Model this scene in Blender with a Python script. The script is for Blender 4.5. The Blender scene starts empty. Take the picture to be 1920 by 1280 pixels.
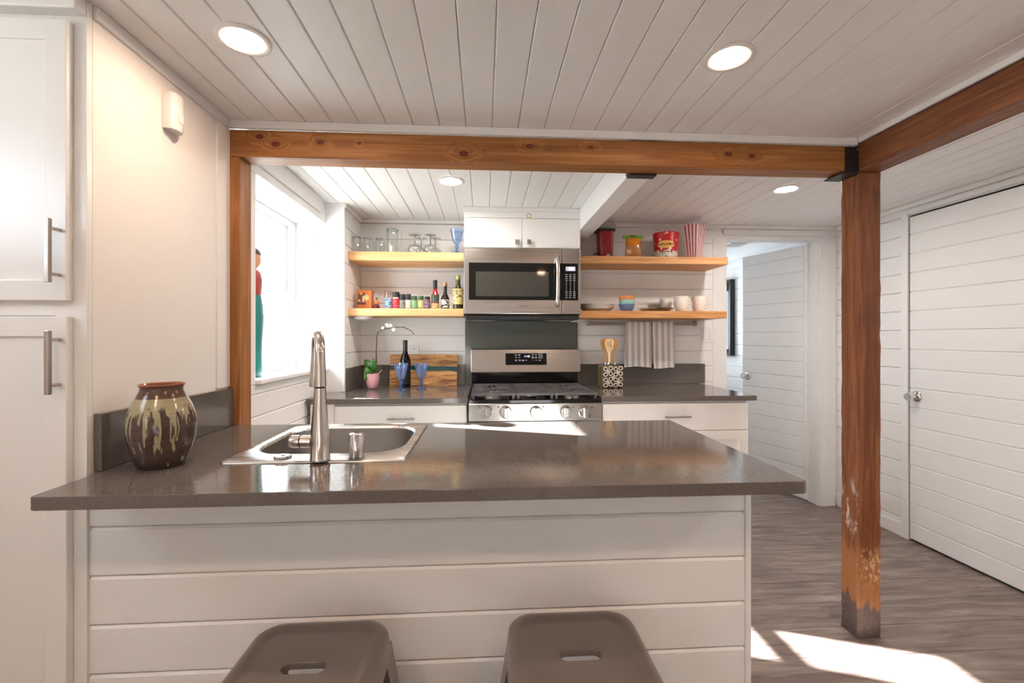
import bpy, bmesh, math, random
from mathutils import Vector, Matrix
random.seed(11)
sc = bpy.context.scene
COL = sc.collection
PI = math.pi

# ------------------------------------------------------------------ camera
FPX, CXP, HYP = 840.0, 960.0, 633.0          # focal length and horizon in pixels of the 1920x1280 frame
YAW = math.atan(52 / 840)
CAMZ = 1.285
CA, SA = math.cos(YAW), math.sin(YAW)
cam = bpy.data.cameras.new('camera')
cam.sensor_width = 36.0
cam.lens = FPX / 1920 * 36
cam.shift_y = -(640 - HYP) / 1920
cam.clip_start = 0.02
camo = bpy.data.objects.new('camera', cam)
camo.location = (0, 0, CAMZ)
camo.rotation_euler = (PI / 2, 0, -YAW)
COL.objects.link(camo)
sc.camera = camo

# ------------------------------------------------------------------ view, world, sun, daylight
vs = sc.view_settings
vs.view_transform = 'Standard'
vs.look = 'None'
vs.gamma = 1
vs.use_curve_mapping = False
vs.exposure = 0.98
cy = sc.cycles
cy.use_denoising = True
cy.max_bounces = 10
cy.diffuse_bounces = 5
cy.glossy_bounces = 5
cy.transmission_bounces = 8
cy.transparent_max_bounces = 24
cy.sample_clamp_indirect = 6
cy.caustics_reflective = False
cy.caustics_refractive = False

w = bpy.data.worlds.new('sky')
sc.world = w
w.use_nodes = True
bg = w.node_tree.nodes['Background']
bg.inputs[0].default_value = (0.74, 0.87, 1.0, 1)
bg.inputs[1].default_value = 6.0

sun = bpy.data.lights.new('sun', 'SUN')
sun.energy = 55
sun.angle = math.radians(0.6)
sun.color = (1.0, 0.97, 0.92)
suno = bpy.data.objects.new('sun', sun)
suno.rotation_euler = Vector((1, -0.356, -0.638)).to_track_quat('-Z', 'Y').to_euler()
suno.location = (-6, 5, 5)
COL.objects.link(suno)

def area(name, loc, direction, sx, sy, energy, color):
    l = bpy.data.lights.new(name, 'AREA')
    l.shape = 'RECTANGLE'
    l.size, l.size_y = sx, sy
    l.energy = energy
    l.color = color
    o = bpy.data.objects.new(name, l)
    o.location = loc
    o.rotation_euler = Vector(direction).to_track_quat('-Z', 'Y').to_euler()
    COL.objects.link(o)
    return o
# the kitchen window and three added, unseen openings through which the sky lights the rooms (sampling portals, they add no light of their own)
for nm, lc, dr_, sx_, sy_ in (('kitchen_window_portal', (-1.262, 2.45, 1.55), (1, 0, 0), 0.8, 0.9),
                              ('added_living_portal', (-1.765, -1.7, 1.77), (1, 0, 0), 0.9, 0.46),
                              ('added_clerestory_portal', (-1.765, 0.55, 1.78), (1, 0, 0), 0.7, 0.44),
                              ('added_bath_portal', (2.3, 5.31, 1.5), (0, -1, 0), 0.6, 0.7)):
    area(nm, lc, dr_, sx_, sy_, 1.0, (1, 1, 1)).data.cycles.is_portal = True
LAMP_W = 95.0
LAMP_C = (1.0, 0.73, 0.53)

# ------------------------------------------------------------------ pixel helpers: a pixel is a ray, the plane it meets gives the distance
def ray(px, py):
    u, v = (px - CXP) / FPX, (HYP - py) / FPX
    return u * CA + SA, CA - u * SA, v
def at_y(px, py, y):
    a, b, c = ray(px, py)
    t = y / b
    return Vector((a * t, y, CAMZ + c * t))
def at_x(px, py, x):
    a, b, c = ray(px, py)
    t = x / a
    return Vector((x, b * t, CAMZ + c * t))
def at_z(px, py, z):
    a, b, c = ray(px, py)
    t = (z - CAMZ) / c
    return Vector((a * t, b * t, z))
def px_w(px0, px1, y):
    return at_y(px1, 633, y).x - at_y(px0, 633, y).x

# ------------------------------------------------------------------ materials
def nt(name):
    m = bpy.data.materials.new(name)
    m.use_nodes = True
    t = m.node_tree
    b = t.nodes['Principled BSDF']
    return m, t, b
def N(t, typ, **kw):
    n = t.nodes.new(typ)
    for k, v in kw.items():
        setattr(n, k, v)
    return n
def L(t, a, b):
    t.links.new(a, b)
def rgb(c):
    return (c[0], c[1], c[2], 1)
def srgb(r, g, b):
    f = lambda c: (c / 255 / 12.92) if c / 255 <= 0.04045 else ((c / 255 + 0.055) / 1.055) ** 2.4
    return (f(r), f(g), f(b))
def coords(t, scale=(1, 1, 1), rnd=True):
    tc = N(t, 'ShaderNodeTexCoord')
    out = tc.outputs['Object']
    if rnd:
        oi = N(t, 'ShaderNodeObjectInfo')
        mu = N(t, 'ShaderNodeMath', operation='MULTIPLY')
        mu.inputs[1].default_value = 37.0
        L(t, oi.outputs['Random'], mu.inputs[0])
        ad = N(t, 'ShaderNodeVectorMath', operation='ADD')
        L(t, out, ad.inputs[0]); L(t, mu.outputs[0], ad.inputs[1])
        out = ad.outputs[0]
    mp = N(t, 'ShaderNodeMapping')
    mp.inputs['Scale'].default_value = scale
    L(t, out, mp.inputs['Vector'])
    return mp.outputs[0]
def noise(t, vec, scale=5, detail=4, rough=0.5, dist=0.0):
    n = N(t, 'ShaderNodeTexNoise')
    n.inputs['Scale'].default_value = scale
    n.inputs['Detail'].default_value = detail
    n.inputs['Roughness'].default_value = rough
    n.inputs['Distortion'].default_value = dist
    L(t, vec, n.inputs['Vector'])
    return n
def ramp(t, fac, stops):
    r = N(t, 'ShaderNodeValToRGB')
    e = r.color_ramp.elements
    e[0].position, e[0].color = stops[0][0], rgb(stops[0][1])
    e[1].position, e[1].color = stops[-1][0], rgb(stops[-1][1])
    for p, c in stops[1:-1]:
        k = e.new(p); k.color = rgb(c)
    L(t, fac, r.inputs[0])
    return r.outputs[0]
def mixc(t, fac, a, b, blend='MIX'):
    m = N(t, 'ShaderNodeMix', data_type='RGBA', blend_type=blend)
    for i, v in ((0, fac), (6, a), (7, b)):
        if isinstance(v, (int, float)):
            m.inputs[i].default_value = v
        elif isinstance(v, tuple):
            m.inputs[i].default_value = rgb(v)
        else:
            L(t, v, m.inputs[i])
    return m.outputs[2]
def math_(t, op, a, b=None, clamp=False):
    m = N(t, 'ShaderNodeMath', operation=op, use_clamp=clamp)
    for i, v in ((0, a), (1, b)):
        if v is None:
            continue
        if isinstance(v, (int, float)):
            m.inputs[i].default_value = v
        else:
            L(t, v, m.inputs[i])
    return m.outputs[0]
def maprange(t, v, a, b, c=0.0, d=1.0, smooth=True):
    m = N(t, 'ShaderNodeMapRange')
    if smooth:
        m.interpolation_type = 'SMOOTHSTEP'
    for i, x in ((1, a), (2, b), (3, c), (4, d)):
        m.inputs[i].default_value = x
    L(t, v, m.inputs[0])
    return m.outputs[0]
def bump(t, b, h, strength=0.2, dist=0.002):
    n = N(t, 'ShaderNodeBump')
    n.inputs['Strength'].default_value = strength
    n.inputs['Distance'].default_value = dist
    L(t, h, n.inputs['Height'])
    L(t, n.outputs[0], b.inputs['Normal'])

def M(name, col, rough=0.5, metal=0.0, var=0.05, scale=18, bmp=0.0, stretch=(1, 1, 1), spec=0.5, coat=0.0):
    m, t, b = nt(name)
    c = coords(t, stretch)
    n = noise(t, c, scale, 4)
    lo = tuple(max(0, x * (1 - var)) for x in col)
    hi = tuple(min(1, x * (1 + var)) for x in col)
    L(t, mixc(t, n.outputs[0], lo, hi), b.inputs['Base Color'])
    b.inputs['Roughness'].default_value = rough
    b.inputs['Metallic'].default_value = metal
    b.inputs['Specular IOR Level'].default_value = spec
    b.inputs['Coat Weight'].default_value = coat
    if bmp:
        bump(t, b, n.outputs[0], bmp)
    return m
def emis(name, col, strength):
    m, t, b = nt(name)
    b.inputs['Base Color'].default_value = rgb((0.8, 0.8, 0.8))
    b.inputs['Emission Color'].default_value = rgb(col)
    b.inputs['Emission Strength'].default_value = strength
    return m
def paint_planks(name, col, knots=True):
    m, t, b = nt(name)
    c = coords(t)
    fib = noise(t, coords(t, (3, 90, 90)), 2.2, 3)
    base = mixc(t, fib.outputs[0], tuple(x * 0.965 for x in col), tuple(min(1, x * 1.02) for x in col))
    if knots:
        v = N(t, 'ShaderNodeTexVoronoi')
        v.inputs['Scale'].default_value = 1.15
        L(t, coords(t, (1, 2.4, 0.01)), v.inputs['Vector'])
        ring = maprange(t, v.outputs['Distance'], 0.012, 0.026, 1, 0)
        sep = N(t, 'ShaderNodeSeparateColor')
        L(t, v.outputs['Color'], sep.inputs[0])
        on = maprange(t, sep.outputs[0], 0.72, 0.74, 0, 0.45)
        base = mixc(t, math_(t, 'MULTIPLY', ring, on), base, srgb(205, 180, 140))
    L(t, base, b.inputs['Base Color'])
    b.inputs['Roughness'].default_value = 0.42
    bump(t, b, fib.outputs[0], 0.12, 0.001)
    return m
def wood(name, stops, axis='x', sc_=2.2, stretch=16, rough=0.5, knots=(), spec=0.4, warp=0.5, bmp=0.15, rnd=True, fine=0.25, wear=None):
    """grain runs along the axis; knots are (x, y, z, radius) in object space"""
    m, t, b = nt(name)
    k = 'xyz'.index(axis)
    s = [stretch] * 3; s[k] = 1
    c = coords(t, tuple(s), rnd)
    if knots:
        raw = coords(t, (1, 1, 1), False)
        dmin = None
        for (kx, ky, kz, kr) in knots:
            sub = N(t, 'ShaderNodeVectorMath', operation='SUBTRACT')
            L(t, raw, sub.inputs[0]); sub.inputs[1].default_value = (kx, ky, kz)
            mul = N(t, 'ShaderNodeVectorMath', operation='MULTIPLY')
            sv = [1 / kr] * 3; sv[k] = 0.6 / kr
            L(t, sub.outputs[0], mul.inputs[0]); mul.inputs[1].default_value = sv
            ln = N(t, 'ShaderNodeVectorMath', operation='LENGTH')
            L(t, mul.outputs[0], ln.inputs[0])
            dmin = ln.outputs['Value'] if dmin is None else math_(t, 'MINIMUM', dmin, ln.outputs['Value'])
        near = maprange(t, dmin, 1.0, 3.4, 1, 0)
        push = N(t, 'ShaderNodeVectorMath', operation='SCALE')
        comb = N(t, 'ShaderNodeCombineXYZ')
        for i in range(3):
            if i != k:
                L(t, near, comb.inputs[i])
        L(t, comb.outputs[0], push.inputs[0]); push.inputs['Scale'].default_value = 1.1
        ad = N(t, 'ShaderNodeVectorMath', operation='ADD')
        L(t, c, ad.inputs[0]); L(t, push.outputs[0], ad.inputs[1])
        c = ad.outputs[0]
    n = noise(t, c, sc_, 5, 0.55, warp)
    col = ramp(t, n.outputs[0], stops)
    fs = [150] * 3; fs[k] = 6
    f = noise(t, coords(t, tuple(fs), rnd), 1.0, 3)
    dark = tuple(x * 0.55 for x in stops[0][1])
    col = mixc(t, maprange(t, f.outputs[0], 0.45, 0.75, 0, fine), col, dark)
    ms = [46] * 3; ms[k] = 1.0
    md = noise(t, coords(t, tuple(ms), rnd), 1.3, 4, 0.6, warp * 0.6)
    col = mixc(t, maprange(t, md.outputs[0], 0.50, 0.66, 0, 0.42), col, tuple(x * 0.72 for x in stops[0][1]))
    if knots:
        core = maprange(t, dmin, 0.55, 1.05, 1, 0)
        rings = math_(t, 'SINE', math_(t, 'MULTIPLY', dmin, 11.0))
        halo = math_(t, 'MULTIPLY', maprange(t, dmin, 0.9, 1.8, 0.18, 0), maprange(t, rings, -0.2, 0.9))
        kc = mixc(t, maprange(t, rings, -0.6, 0.6), srgb(72, 26, 18), srgb(128, 58, 34))
        col = mixc(t, halo, col, tuple(x * 0.5 for x in stops[0][1]))
        col = mixc(t, core, col, kc)
    if wear:
        col = wear(t, col)
    L(t, col, b.inputs['Base Color'])
    b.inputs['Roughness'].default_value = rough
    b.inputs['Specular IOR Level'].default_value = spec
    bump(t, b, n.outputs[0], bmp, 0.0015)
    return m
def steel(name, col=(0.50, 0.48, 0.455), rough=0.24, axis='x'):
    m, t, b = nt(name)
    s = [220] * 3; s['xyz'.index(axis)] = 3
    n = noise(t, coords(t, tuple(s)), 1.0, 2)
    L(t, mixc(t, n.outputs[0], tuple(x * 0.92 for x in col), tuple(min(1, x * 1.06) for x in col)), b.inputs['Base Color'])
    L(t, maprange(t, n.outputs[0], 0.2, 0.8, rough * 0.8, rough * 1.25, False), b.inputs['Roughness'])
    b.inputs['Metallic'].default_value = 1.0
    bump(t, b, n.outputs[0], 0.03, 0.0005)
    return m
def clear_glass(name, tint=(0.96, 0.98, 0.98), ior=1.45, extra=0.05, rough=0.02, milk=0.0, milkc=(0.6, 0.7, 0.9)):
    m = bpy.data.materials.new(name)
    m.use_nodes = True
    t = m.node_tree
    t.nodes.remove(t.nodes['Principled BSDF'])
    tr = N(t, 'ShaderNodeBsdfTransparent')
    n = noise(t, coords(t), 6, 2)
    L(t, mixc(t, n.outputs[0], tuple(x * 0.985 for x in tint), tint), tr.inputs[0])
    gl = N(t, 'ShaderNodeBsdfGlossy')
    gl.inputs['Roughness'].default_value = rough
    gl.inputs['Color'].default_value = (1, 1, 1, 1)
    lw = N(t, 'ShaderNodeLayerWeight')
    lw.inputs['Blend'].default_value = 0.5
    f0 = ((ior - 1) / (ior + 1)) ** 2
    schlick = math_(t, 'ADD', math_(t, 'MULTIPLY', math_(t, 'POWER', lw.outputs['Facing'], 5.0), 1 - f0), f0)
    mx = N(t, 'ShaderNodeMixShader')
    L(t, math_(t, 'ADD', schlick, extra, True), mx.inputs[0])
    base = tr.outputs[0]
    if milk:
        df = N(t, 'ShaderNodeBsdfTranslucent'); df.inputs[0].default_value = rgb(milkc)
        dd = N(t, 'ShaderNodeBsdfDiffuse'); dd.inputs[0].default_value = rgb(milkc)
        m2 = N(t, 'ShaderNodeMixShader'); m2.inputs[0].default_value = 0.5
        L(t, df.outputs[0], m2.inputs[1]); L(t, dd.outputs[0], m2.inputs[2])
        m3 = N(t, 'ShaderNodeMixShader'); m3.inputs[0].default_value = milk
        L(t, tr.outputs[0], m3.inputs[1]); L(t, m2.outputs[0], m3.inputs[2])
        base = m3.outputs[0]
    L(t, base, mx.inputs[1]); L(t, gl.outputs[0], mx.inputs[2])
    L(t, mx.outputs[0], t.nodes['Material Output'].inputs[0])
    return m

WHITE = (0.86, 0.855, 0.845)
mt = {}
mt['plank'] = paint_planks('white_painted_planks', WHITE)
mt['plank_plain'] = paint_planks('white_painted_boards', WHITE, False)
mt['drywall'] = M('white_drywall', (0.84, 0.81, 0.785), 0.6, var=0.015, scale=60, bmp=0.03)
mt['trim'] = M('white_trim_paint', (0.85, 0.845, 0.835), 0.4, var=0.02)
mt['cabinet'] = M('white_cabinet_lacquer', (0.82, 0.81, 0.79), 0.32, var=0.012, scale=6)
mt['vinyl'] = M('white_vinyl', (0.80, 0.82, 0.83), 0.35, var=0.02)
mt['plastic'] = M('white_plastic', (0.80, 0.78, 0.75), 0.35, var=0.015)
mt['backing'] = M('groove_shadow_paint', (0.55, 0.54, 0.52), 0.7)
mt['dark_gap'] = M('dark_gap', (0.02, 0.02, 0.02), 0.9)
BEAM = [(0.25, srgb(126, 76, 36)), (0.5, srgb(160, 104, 54)), (0.75, srgb(186, 130, 76))]
POST = [(0.25, srgb(96, 52, 29)), (0.5, srgb(128, 75, 43)), (0.75, srgb(154, 99, 61))]
OAK = [(0.25, srgb(206, 152, 98)), (0.5, srgb(226, 178, 124)), (0.75, srgb(238, 200, 150))]
OAK2 = [(0.25, srgb(176, 112, 62)), (0.5, srgb(204, 146, 90)), (0.75, srgb(222, 172, 114))]
mt['black_metal'] = M('black_powder_coat', (0.012, 0.012, 0.013), 0.45)
mt['steel'] = steel('brushed_steel')
mt['steel_v'] = steel('brushed_nickel', (0.60, 0.56, 0.52), 0.22, 'z')
mt['nickel'] = steel('satin_nickel_pulls', (0.50, 0.45, 0.40), 0.3, 'z')
mt['chrome'] = M('polished_chrome', (0.72, 0.70, 0.68), 0.08, 1.0, var=0.03)
mt['sinksteel'] = steel('satin_sink_steel', (0.58, 0.56, 0.54), 0.28, 'x')
mt['basinsteel'] = steel('dull_shaded_steel', (0.30, 0.28, 0.265), 0.42, 'x')  # basin's dark reflections put into the steel colour; also used on the burners
mt['iron'] = M('cast_iron', (0.10, 0.092, 0.095), 0.42, 0.0, var=0.2, scale=120, bmp=0.1)
mt['enamel'] = M('black_enamel', (0.006, 0.006, 0.006), 0.08)
mt['blackglass'] = M('black_glass', (0.008, 0.008, 0.007), 0.04, spec=0.3)
mt['ovenwindow'] = M('oven_window_mesh', (0.05, 0.047, 0.04), 0.06, var=0.2, scale=400, spec=0.35)
mt['blackplastic'] = M('black_plastic', (0.015, 0.015, 0.016), 0.4)
mt['lamp'] = emis('lamp_diffuser_glow', LAMP_C, LAMP_W)
mt['lamp_bright'] = emis('lamp_diffuser_bright', (1.0, 0.91, 0.83), LAMP_W * 2.4)
mt['lamp_added'] = emis('lamp_diffuser_added', (1.0, 0.64, 0.42), LAMP_W * 1.45)  # warm glow of the two added, unseen lamps
mt['stool'] = M('gunmetal_paint', srgb(132, 121, 114), 0.32, 0.5, var=0.05, scale=8)
mt['pane'] = clear_glass('window_pane', (0.97, 0.985, 1.0), 1.45, 0.0)
mt['glass'] = clear_glass('clear_drinking_glass', (0.955, 0.965, 0.96), 1.5, 0.05)
mt['blueglass'] = clear_glass('blue_glass', (0.74, 0.83, 0.95), 1.5, 0.05, milk=0.16, milkc=(0.42, 0.56, 0.86))
mt['bluedeep'] = clear_glass('deep_blue_glass', (0.5, 0.66, 0.9), 1.5, 0.06, milk=0.3, milkc=(0.10, 0.25, 0.62))
mt['amber'] = clear_glass('smoked_glass_plate', (0.82, 0.77, 0.66), 1.5, 0.06)

def quartz(name):
    m, t, b = nt(name)
    c = coords(t, rnd=False)
    n1 = noise(t, c, 420, 2)
    n2 = noise(t, c, 3, 3)
    col = ramp(t, n1.outputs[0], [(0.3, srgb(88, 82, 78)), (0.55, srgb(104, 97, 92)), (0.75, srgb(122, 114, 108))])
    col = mixc(t, maprange(t, n2.outputs[0], 0.3, 0.7, 0, 0.15), col, srgb(84, 78, 74))
    L(t, col, b.inputs['Base Color'])
    b.inputs['Roughness'].default_value = 0.09
    b.inputs['Specular IOR Level'].default_value = 0.55
    return m
mt['quartz'] = quartz('grey_quartz')

def floor_mat(name):
    m, t, b = nt(name)
    n = noise(t, coords(t, (1.2, 9, 9)), 2.4, 6, 0.6, 0.8)
    f = noise(t, coords(t, (8, 160, 160)), 1.0, 3)
    col = ramp(t, n.outputs[0], [(0.25, srgb(72, 62, 58)), (0.43, srgb(116, 102, 96)), (0.58, srgb(144, 129, 122)), (0.75, srgb(176, 162, 154))])
    col = mixc(t, maprange(t, f.outputs[0], 0.5, 0.75, 0, 0.35), col, srgb(78, 62, 56))
    oi = N(t, 'ShaderNodeObjectInfo')
    col = mixc(t, maprange(t, oi.outputs['Random'], 0, 1, 0, 0.28, False), col, srgb(104, 86, 78))
    L(t, col, b.inputs['Base Color'])
    b.inputs['Roughness'].default_value = 0.34
    bump(t, b, f.outputs[0], 0.08, 0.001)
    return m
mt['floor'] = floor_mat('grey_brown_laminate')

# ------------------------------------------------------------------ mesh builder
class MB:
    def __init__(s):
        s.v, s.f, s.m = [], [], []
    def add(s, vs_, fs, mi=0):
        o = len(s.v)
        s.v += [tuple(p) for p in vs_]
        for f in fs:
            s.f.append(tuple(i + o for i in f)); s.m.append(mi)
        return s
    def box(s, x0, x1, y0, y1, z0, z1, mi=0):
        p = [(x, y, z) for z in (z0, z1) for y in (y0, y1) for x in (x0, x1)]
        return s.add(p, [(0, 2, 3, 1), (4, 5, 7, 6), (0, 1, 5, 4), (2, 6, 7, 3), (0, 4, 6, 2), (1, 3, 7, 5)], mi)
    def prism(s, poly, a0, a1, axis='z', mi=0):
        n = len(poly)
        def P(p, a):
            return (p[0], p[1], a) if axis == 'z' else ((p[0], a, p[1]) if axis == 'y' else (a, p[0], p[1]))
        pts = [P(p, a0) for p in poly] + [P(p, a1) for p in poly]
        fs = [tuple(range(n)), tuple(range(2 * n - 1, n - 1, -1))]
        fs += [(i, i + n, (i + 1) % n + n, (i + 1) % n) for i in range(n)]
        return s.add(pts, fs, mi)
    def loft(s, loops, cap0=False, cap1=False, close=False, mi=0):
        n = len(loops[0])
        pts = [p for l in loops for p in l]
        fs = []
        k = len(loops)
        for a in range(k if close else k - 1):
            b = (a + 1) % k
            for i in range(n):
                j = (i + 1) % n
                fs.append((a * n + i, a * n + j, b * n + j, b * n + i))
        if cap0:
            fs.append(tuple(range(n - 1, -1, -1)))
        if cap1:
            fs.append(tuple((k - 1) * n + i for i in range(n)))
        return s.add(pts, fs, mi)
    def lathe(s, c, prof, seg=32, mi=0, axis='z'):
        pts, fs, rings = [], [], []
        for (r, z) in prof:
            if r < 1e-6:
                rings.append([len(pts)] * seg); pts.append((0, 0, z))
            else:
                rings.append(list(range(len(pts), len(pts) + seg)))
                pts += [(r * math.cos(2 * PI * i / seg), r * math.sin(2 * PI * i / seg), z) for i in range(seg)]
        for a in range(len(prof) - 1):
            A, B = rings[a], rings[a + 1]
            for i in range(seg):
                j = (i + 1) % seg
                q = [A[i], A[j], B[j], B[i]]
                u = []
                for x in q:
                    if x not in u:
                        u.append(x)
                if len(u) > 2:
                    fs.append(tuple(u))
        def R(p):
            x, y, z = p
            if axis == 'y':
                return (x, -z, y)       # points to -y as z grows
            if axis == 'x':
                return (z, y, -x)
            return p
        return s.add([Vector(R(p)) + Vector(c) for p in pts], fs, mi)
    def tube(s, pts, r, seg=10, cap=True, mi=0):
        pts = [Vector(p) for p in pts]
        n = len(pts)
        rs = r if isinstance(r, (list, tuple)) else [r] * n
        loops = []
        up = None
        for i in range(n):
            d = (pts[min(i + 1, n - 1)] - pts[max(i - 1, 0)]).normalized()
            if up is None:
                a = Vector((0, 0, 1)) if abs(d.z) < 0.9 else Vector((1, 0, 0))
                up = (a - d * a.dot(d)).normalized()
            else:
                up = (up - d * up.dot(d)).normalized()
            sd = d.cross(up)
            loops.append([tuple(pts[i] + (up * math.cos(2 * PI * k / seg) + sd * math.sin(2 * PI * k / seg)) * rs[i]) for k in range(seg)])
        return s.loft(loops, cap, cap, mi=mi)
WORLD = {}
def rr(cx, cy, w, h, r, z, k=6):
    """rounded rectangle loop, 4*k points"""
    out = []
    for q, (sx, sy) in enumerate(((1, 1), (-1, 1), (-1, -1), (1, -1))):
        for i in range(k):
            a = q * PI / 2 + i / (k - 1) * PI / 2
            out.append((cx + sx * (w / 2 - r) + r * math.cos(a), cy + sy * (h / 2 - r) + r * math.sin(a), z))
    return out
def tag(o, label=None, cat=None, group=None, kind=None):
    if label: o['label'] = label
    if cat: o['category'] = cat
    if group: o['group'] = group
    if kind: o['kind'] = kind
    return o
def thing(name, label, cat, loc=(0, 0, 0), rotz=None, group=None):
    o = bpy.data.objects.new(name, None)
    o.empty_display_size = 0.05
    COL.objects.link(o)
    o.location = loc
    if rotz is not None:                       # parts of a turned thing are given in its own frame
        o.rotation_euler = (0, 0, rotz)
        WORLD[o] = Vector((0, 0, 0))
    else:
        WORLD[o] = Vector(loc)
    return tag(o, label, cat, group)
def obj(name, mb, mats, parent=None, bevel=0.0, smooth=None, seg=2, solid=0.0, subsurf=0, label=None):
    me = bpy.data.meshes.new(name)
    xs = [p[0] for p in mb.v]; ys = [p[1] for p in mb.v]; zs = [p[2] for p in mb.v]
    org = Vector(((min(xs) + max(xs)) / 2, (min(ys) + max(ys)) / 2, min(zs)))
    me.from_pydata([(p[0] - org.x, p[1] - org.y, p[2] - org.z) for p in mb.v], [], mb.f)
    ml = mats if isinstance(mats, (list, tuple)) else [mats]
    for m in ml:
        me.materials.append(mt[m] if isinstance(m, str) else m)
    if len(ml) > 1:
        me.polygons.foreach_set('material_index', mb.m)
    b = bmesh.new(); b.from_mesh(me)
    bmesh.ops.recalc_face_normals(b, faces=b.faces)
    b.to_mesh(me); b.free()
    if smooth is not None:
        me.shade_smooth()
        me.set_sharp_from_angle(angle=math.radians(smooth))
    me.update()
    o = bpy.data.objects.new(name, me)
    COL.objects.link(o)
    if parent is not None:
        o.parent = parent
        o.location = org - WORLD[parent]
    else:
        o.location = org
    WORLD[o] = org
    if bevel:
        md = o.modifiers.new('bevel', 'BEVEL')
        md.width = bevel; md.segments = seg; md.limit_method = 'ANGLE'; md.angle_limit = math.radians(40)
    if solid:
        md = o.modifiers.new('solid', 'SOLIDIFY'); md.thickness = solid; md.offset = 0
    if subsurf:
        md = o.modifiers.new('sub', 'SUBSURF'); md.levels = subsurf; md.render_levels = subsurf
    if label:
        o['label'] = label
    return o
def bx(name, x0, x1, y0, y1, z0, z1, mat, parent=None, bevel=0.002, **kw):
    return obj(name, MB().box(x0, x1, y0, y1, z0, z1), mat, parent, bevel=bevel, **kw)
def struct(o):
    o['kind'] = 'structure'
    return o
_bc = {}
def board(name, O, Ld, Wd, Nd, l, wd, th, mat, parent, c=0.004):
    """a plank with chamfered long edges: O is a corner of its visible face, Ld/Wd/Nd its length, width and outward directions"""
    O, Ld, Wd, Nd = Vector(O), Vector(Ld), Vector(Wd), Vector(Nd)
    if Ld.cross(Wd).dot(Nd) < 0:
        O = O + Wd * wd; Wd = -Wd
    key = (round(l, 4), round(wd, 4), th, mat, c)
    if key not in _bc:
        g = 0.0008
        sec = [(g, -th), (g, -c), (c + g, 0), (wd - c - g, 0), (wd - g, -c), (wd - g, -th)]
        mb = MB().loft([[(0, a, b) for a, b in sec], [(l, a, b) for a, b in sec]], True, True)
        me = bpy.data.meshes.new(name)
        me.from_pydata(mb.v, [], mb.f)
        b = bmesh.new(); b.from_mesh(me); bmesh.ops.recalc_face_normals(b, faces=b.faces); b.to_mesh(me); b.free()
        me.materials.append(mt[mat])
        _bc[key] = me
    o = bpy.data.objects.new(name, _bc[key])
    COL.objects.link(o)
    o.parent = parent
    o.location = O - WORLD[parent]
    o.rotation_euler = Matrix((Ld, Wd, Nd)).transposed().to_euler()
    return o
def text(s, size, mat, parent, centre, rot=(PI / 2, 0, 0), name='lettering', ext=0.0003, wrap=None, bold=0.0):
    cu = bpy.data.curves.new('t', 'FONT')
    cu.body = s; cu.size = size; cu.align_x = 'CENTER'; cu.align_y = 'CENTER'; cu.extrude = ext; cu.offset = bold
    cu.resolution_u = 3
    ob = bpy.data.objects.new('t', cu)
    COL.objects.link(ob)
    me = bpy.data.meshes.new_from_object(ob.evaluated_get(bpy.context.evaluated_depsgraph_get()))
    bpy.data.objects.remove(ob)
    me.materials.clear(); me.materials.append(mt[mat] if isinstance(mat, str) else mat)
    o = bpy.data.objects.new(name, me)
    if wrap:
        for v in me.vertices:
            v.co = wrap(v.co)
        o.rotation_euler = (0, 0, 0)
    else:
        o.rotation_euler = rot
    COL.objects.link(o)
    o.parent = parent
    o.location = Vector(centre) - WORLD[parent]
    WORLD[o] = Vector(centre)
    return o

# ================================================================== THE SETTING
ZC, CT = 0.943, 0.03            # worktop height and thickness
CEIL = 2.135
YB0, YB1 = 1.82, 1.91           # the timber beam across the room
YW = 3.28                       # back wall
XL, XR = -1.0, 2.70
YF, XLL = -2.45, -1.66          # living room behind the camera
NX, PX_, NY, PY_, PZ_, NZ = (-1, 0, 0), (1, 0, 0), (0, -1, 0), (0, 1, 0), (0, 0, 1), (0, 0, -1)

def empty_struct(name, loc):
    o = bpy.data.objects.new(name, None)
    o.empty_display_size = 0.05
    COL.objects.link(o); o.location = loc; WORLD[o] = Vector(loc)
    o['kind'] = 'structure'
    return o

# floor
floor = struct(bx('floor', -1.8, 2.85, YF - 0.1, 5.3, -0.06, -0.012, 'dark_gap', bevel=0))
floor['label'] = 'grey brown laminate plank floor'
pw = 0.178
row = 0
y = YF - 0.1
while y < 5.3:
    x = -1.8 - random.random() * 1.1
    while x < 2.85:
        x0, x1 = max(x, -1.8), min(x + 1.22, 2.85)
        if x1 - x0 > 0.01:
            board('plank', (x0, y, 0), PX_, PY_, PZ_, x1 - x0, min(pw, 5.3 - y), 0.012, 'floor', floor, 0.0012)
        x += 1.22
    y += pw

# ceiling boards
ceiling = struct(obj('ceiling', MB().prism([(XLL - 0.12, YF - 0.12), (XR + 0.1, YF - 0.12), (XR + 0.1, YW + 0.1), (-1.30, YW + 0.1), (-1.30, 1.86), (XLL - 0.12, 1.86)], CEIL + 0.012, CEIL + 0.06), 'backing'))
ceiling['label'] = 'white painted tongue and groove plank ceiling'
def ceil_boards(x0, x1, y0, y1, g0, pitch):
    k = math.floor((x0 - g0) / pitch)
    while g0 + k * pitch < x1 - 1e-6:
        a, b = max(x0, g0 + k * pitch), min(x1, g0 + (k + 1) * pitch)
        if b - a > 0.012:
            board('ceiling_plank', (a, y0, CEIL), PY_, PX_, NZ, y1 - y0, b - a, 0.012, 'plank_plain', ceiling, 0.0035)
        k += 1
ceil_boards(XLL, 1.594, YF - 0.05, 1.815, 0.0322, 0.1052)
ceil_boards(-1.02, 0.63, 1.88, YW, -0.0712, 0.106)
ceil_boards(0.74, 1.65, 1.88, YW, -0.0712, 0.106)
ceil_boards(1.65, XR, YF - 0.05, YW, -0.0712, 0.106)

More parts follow.
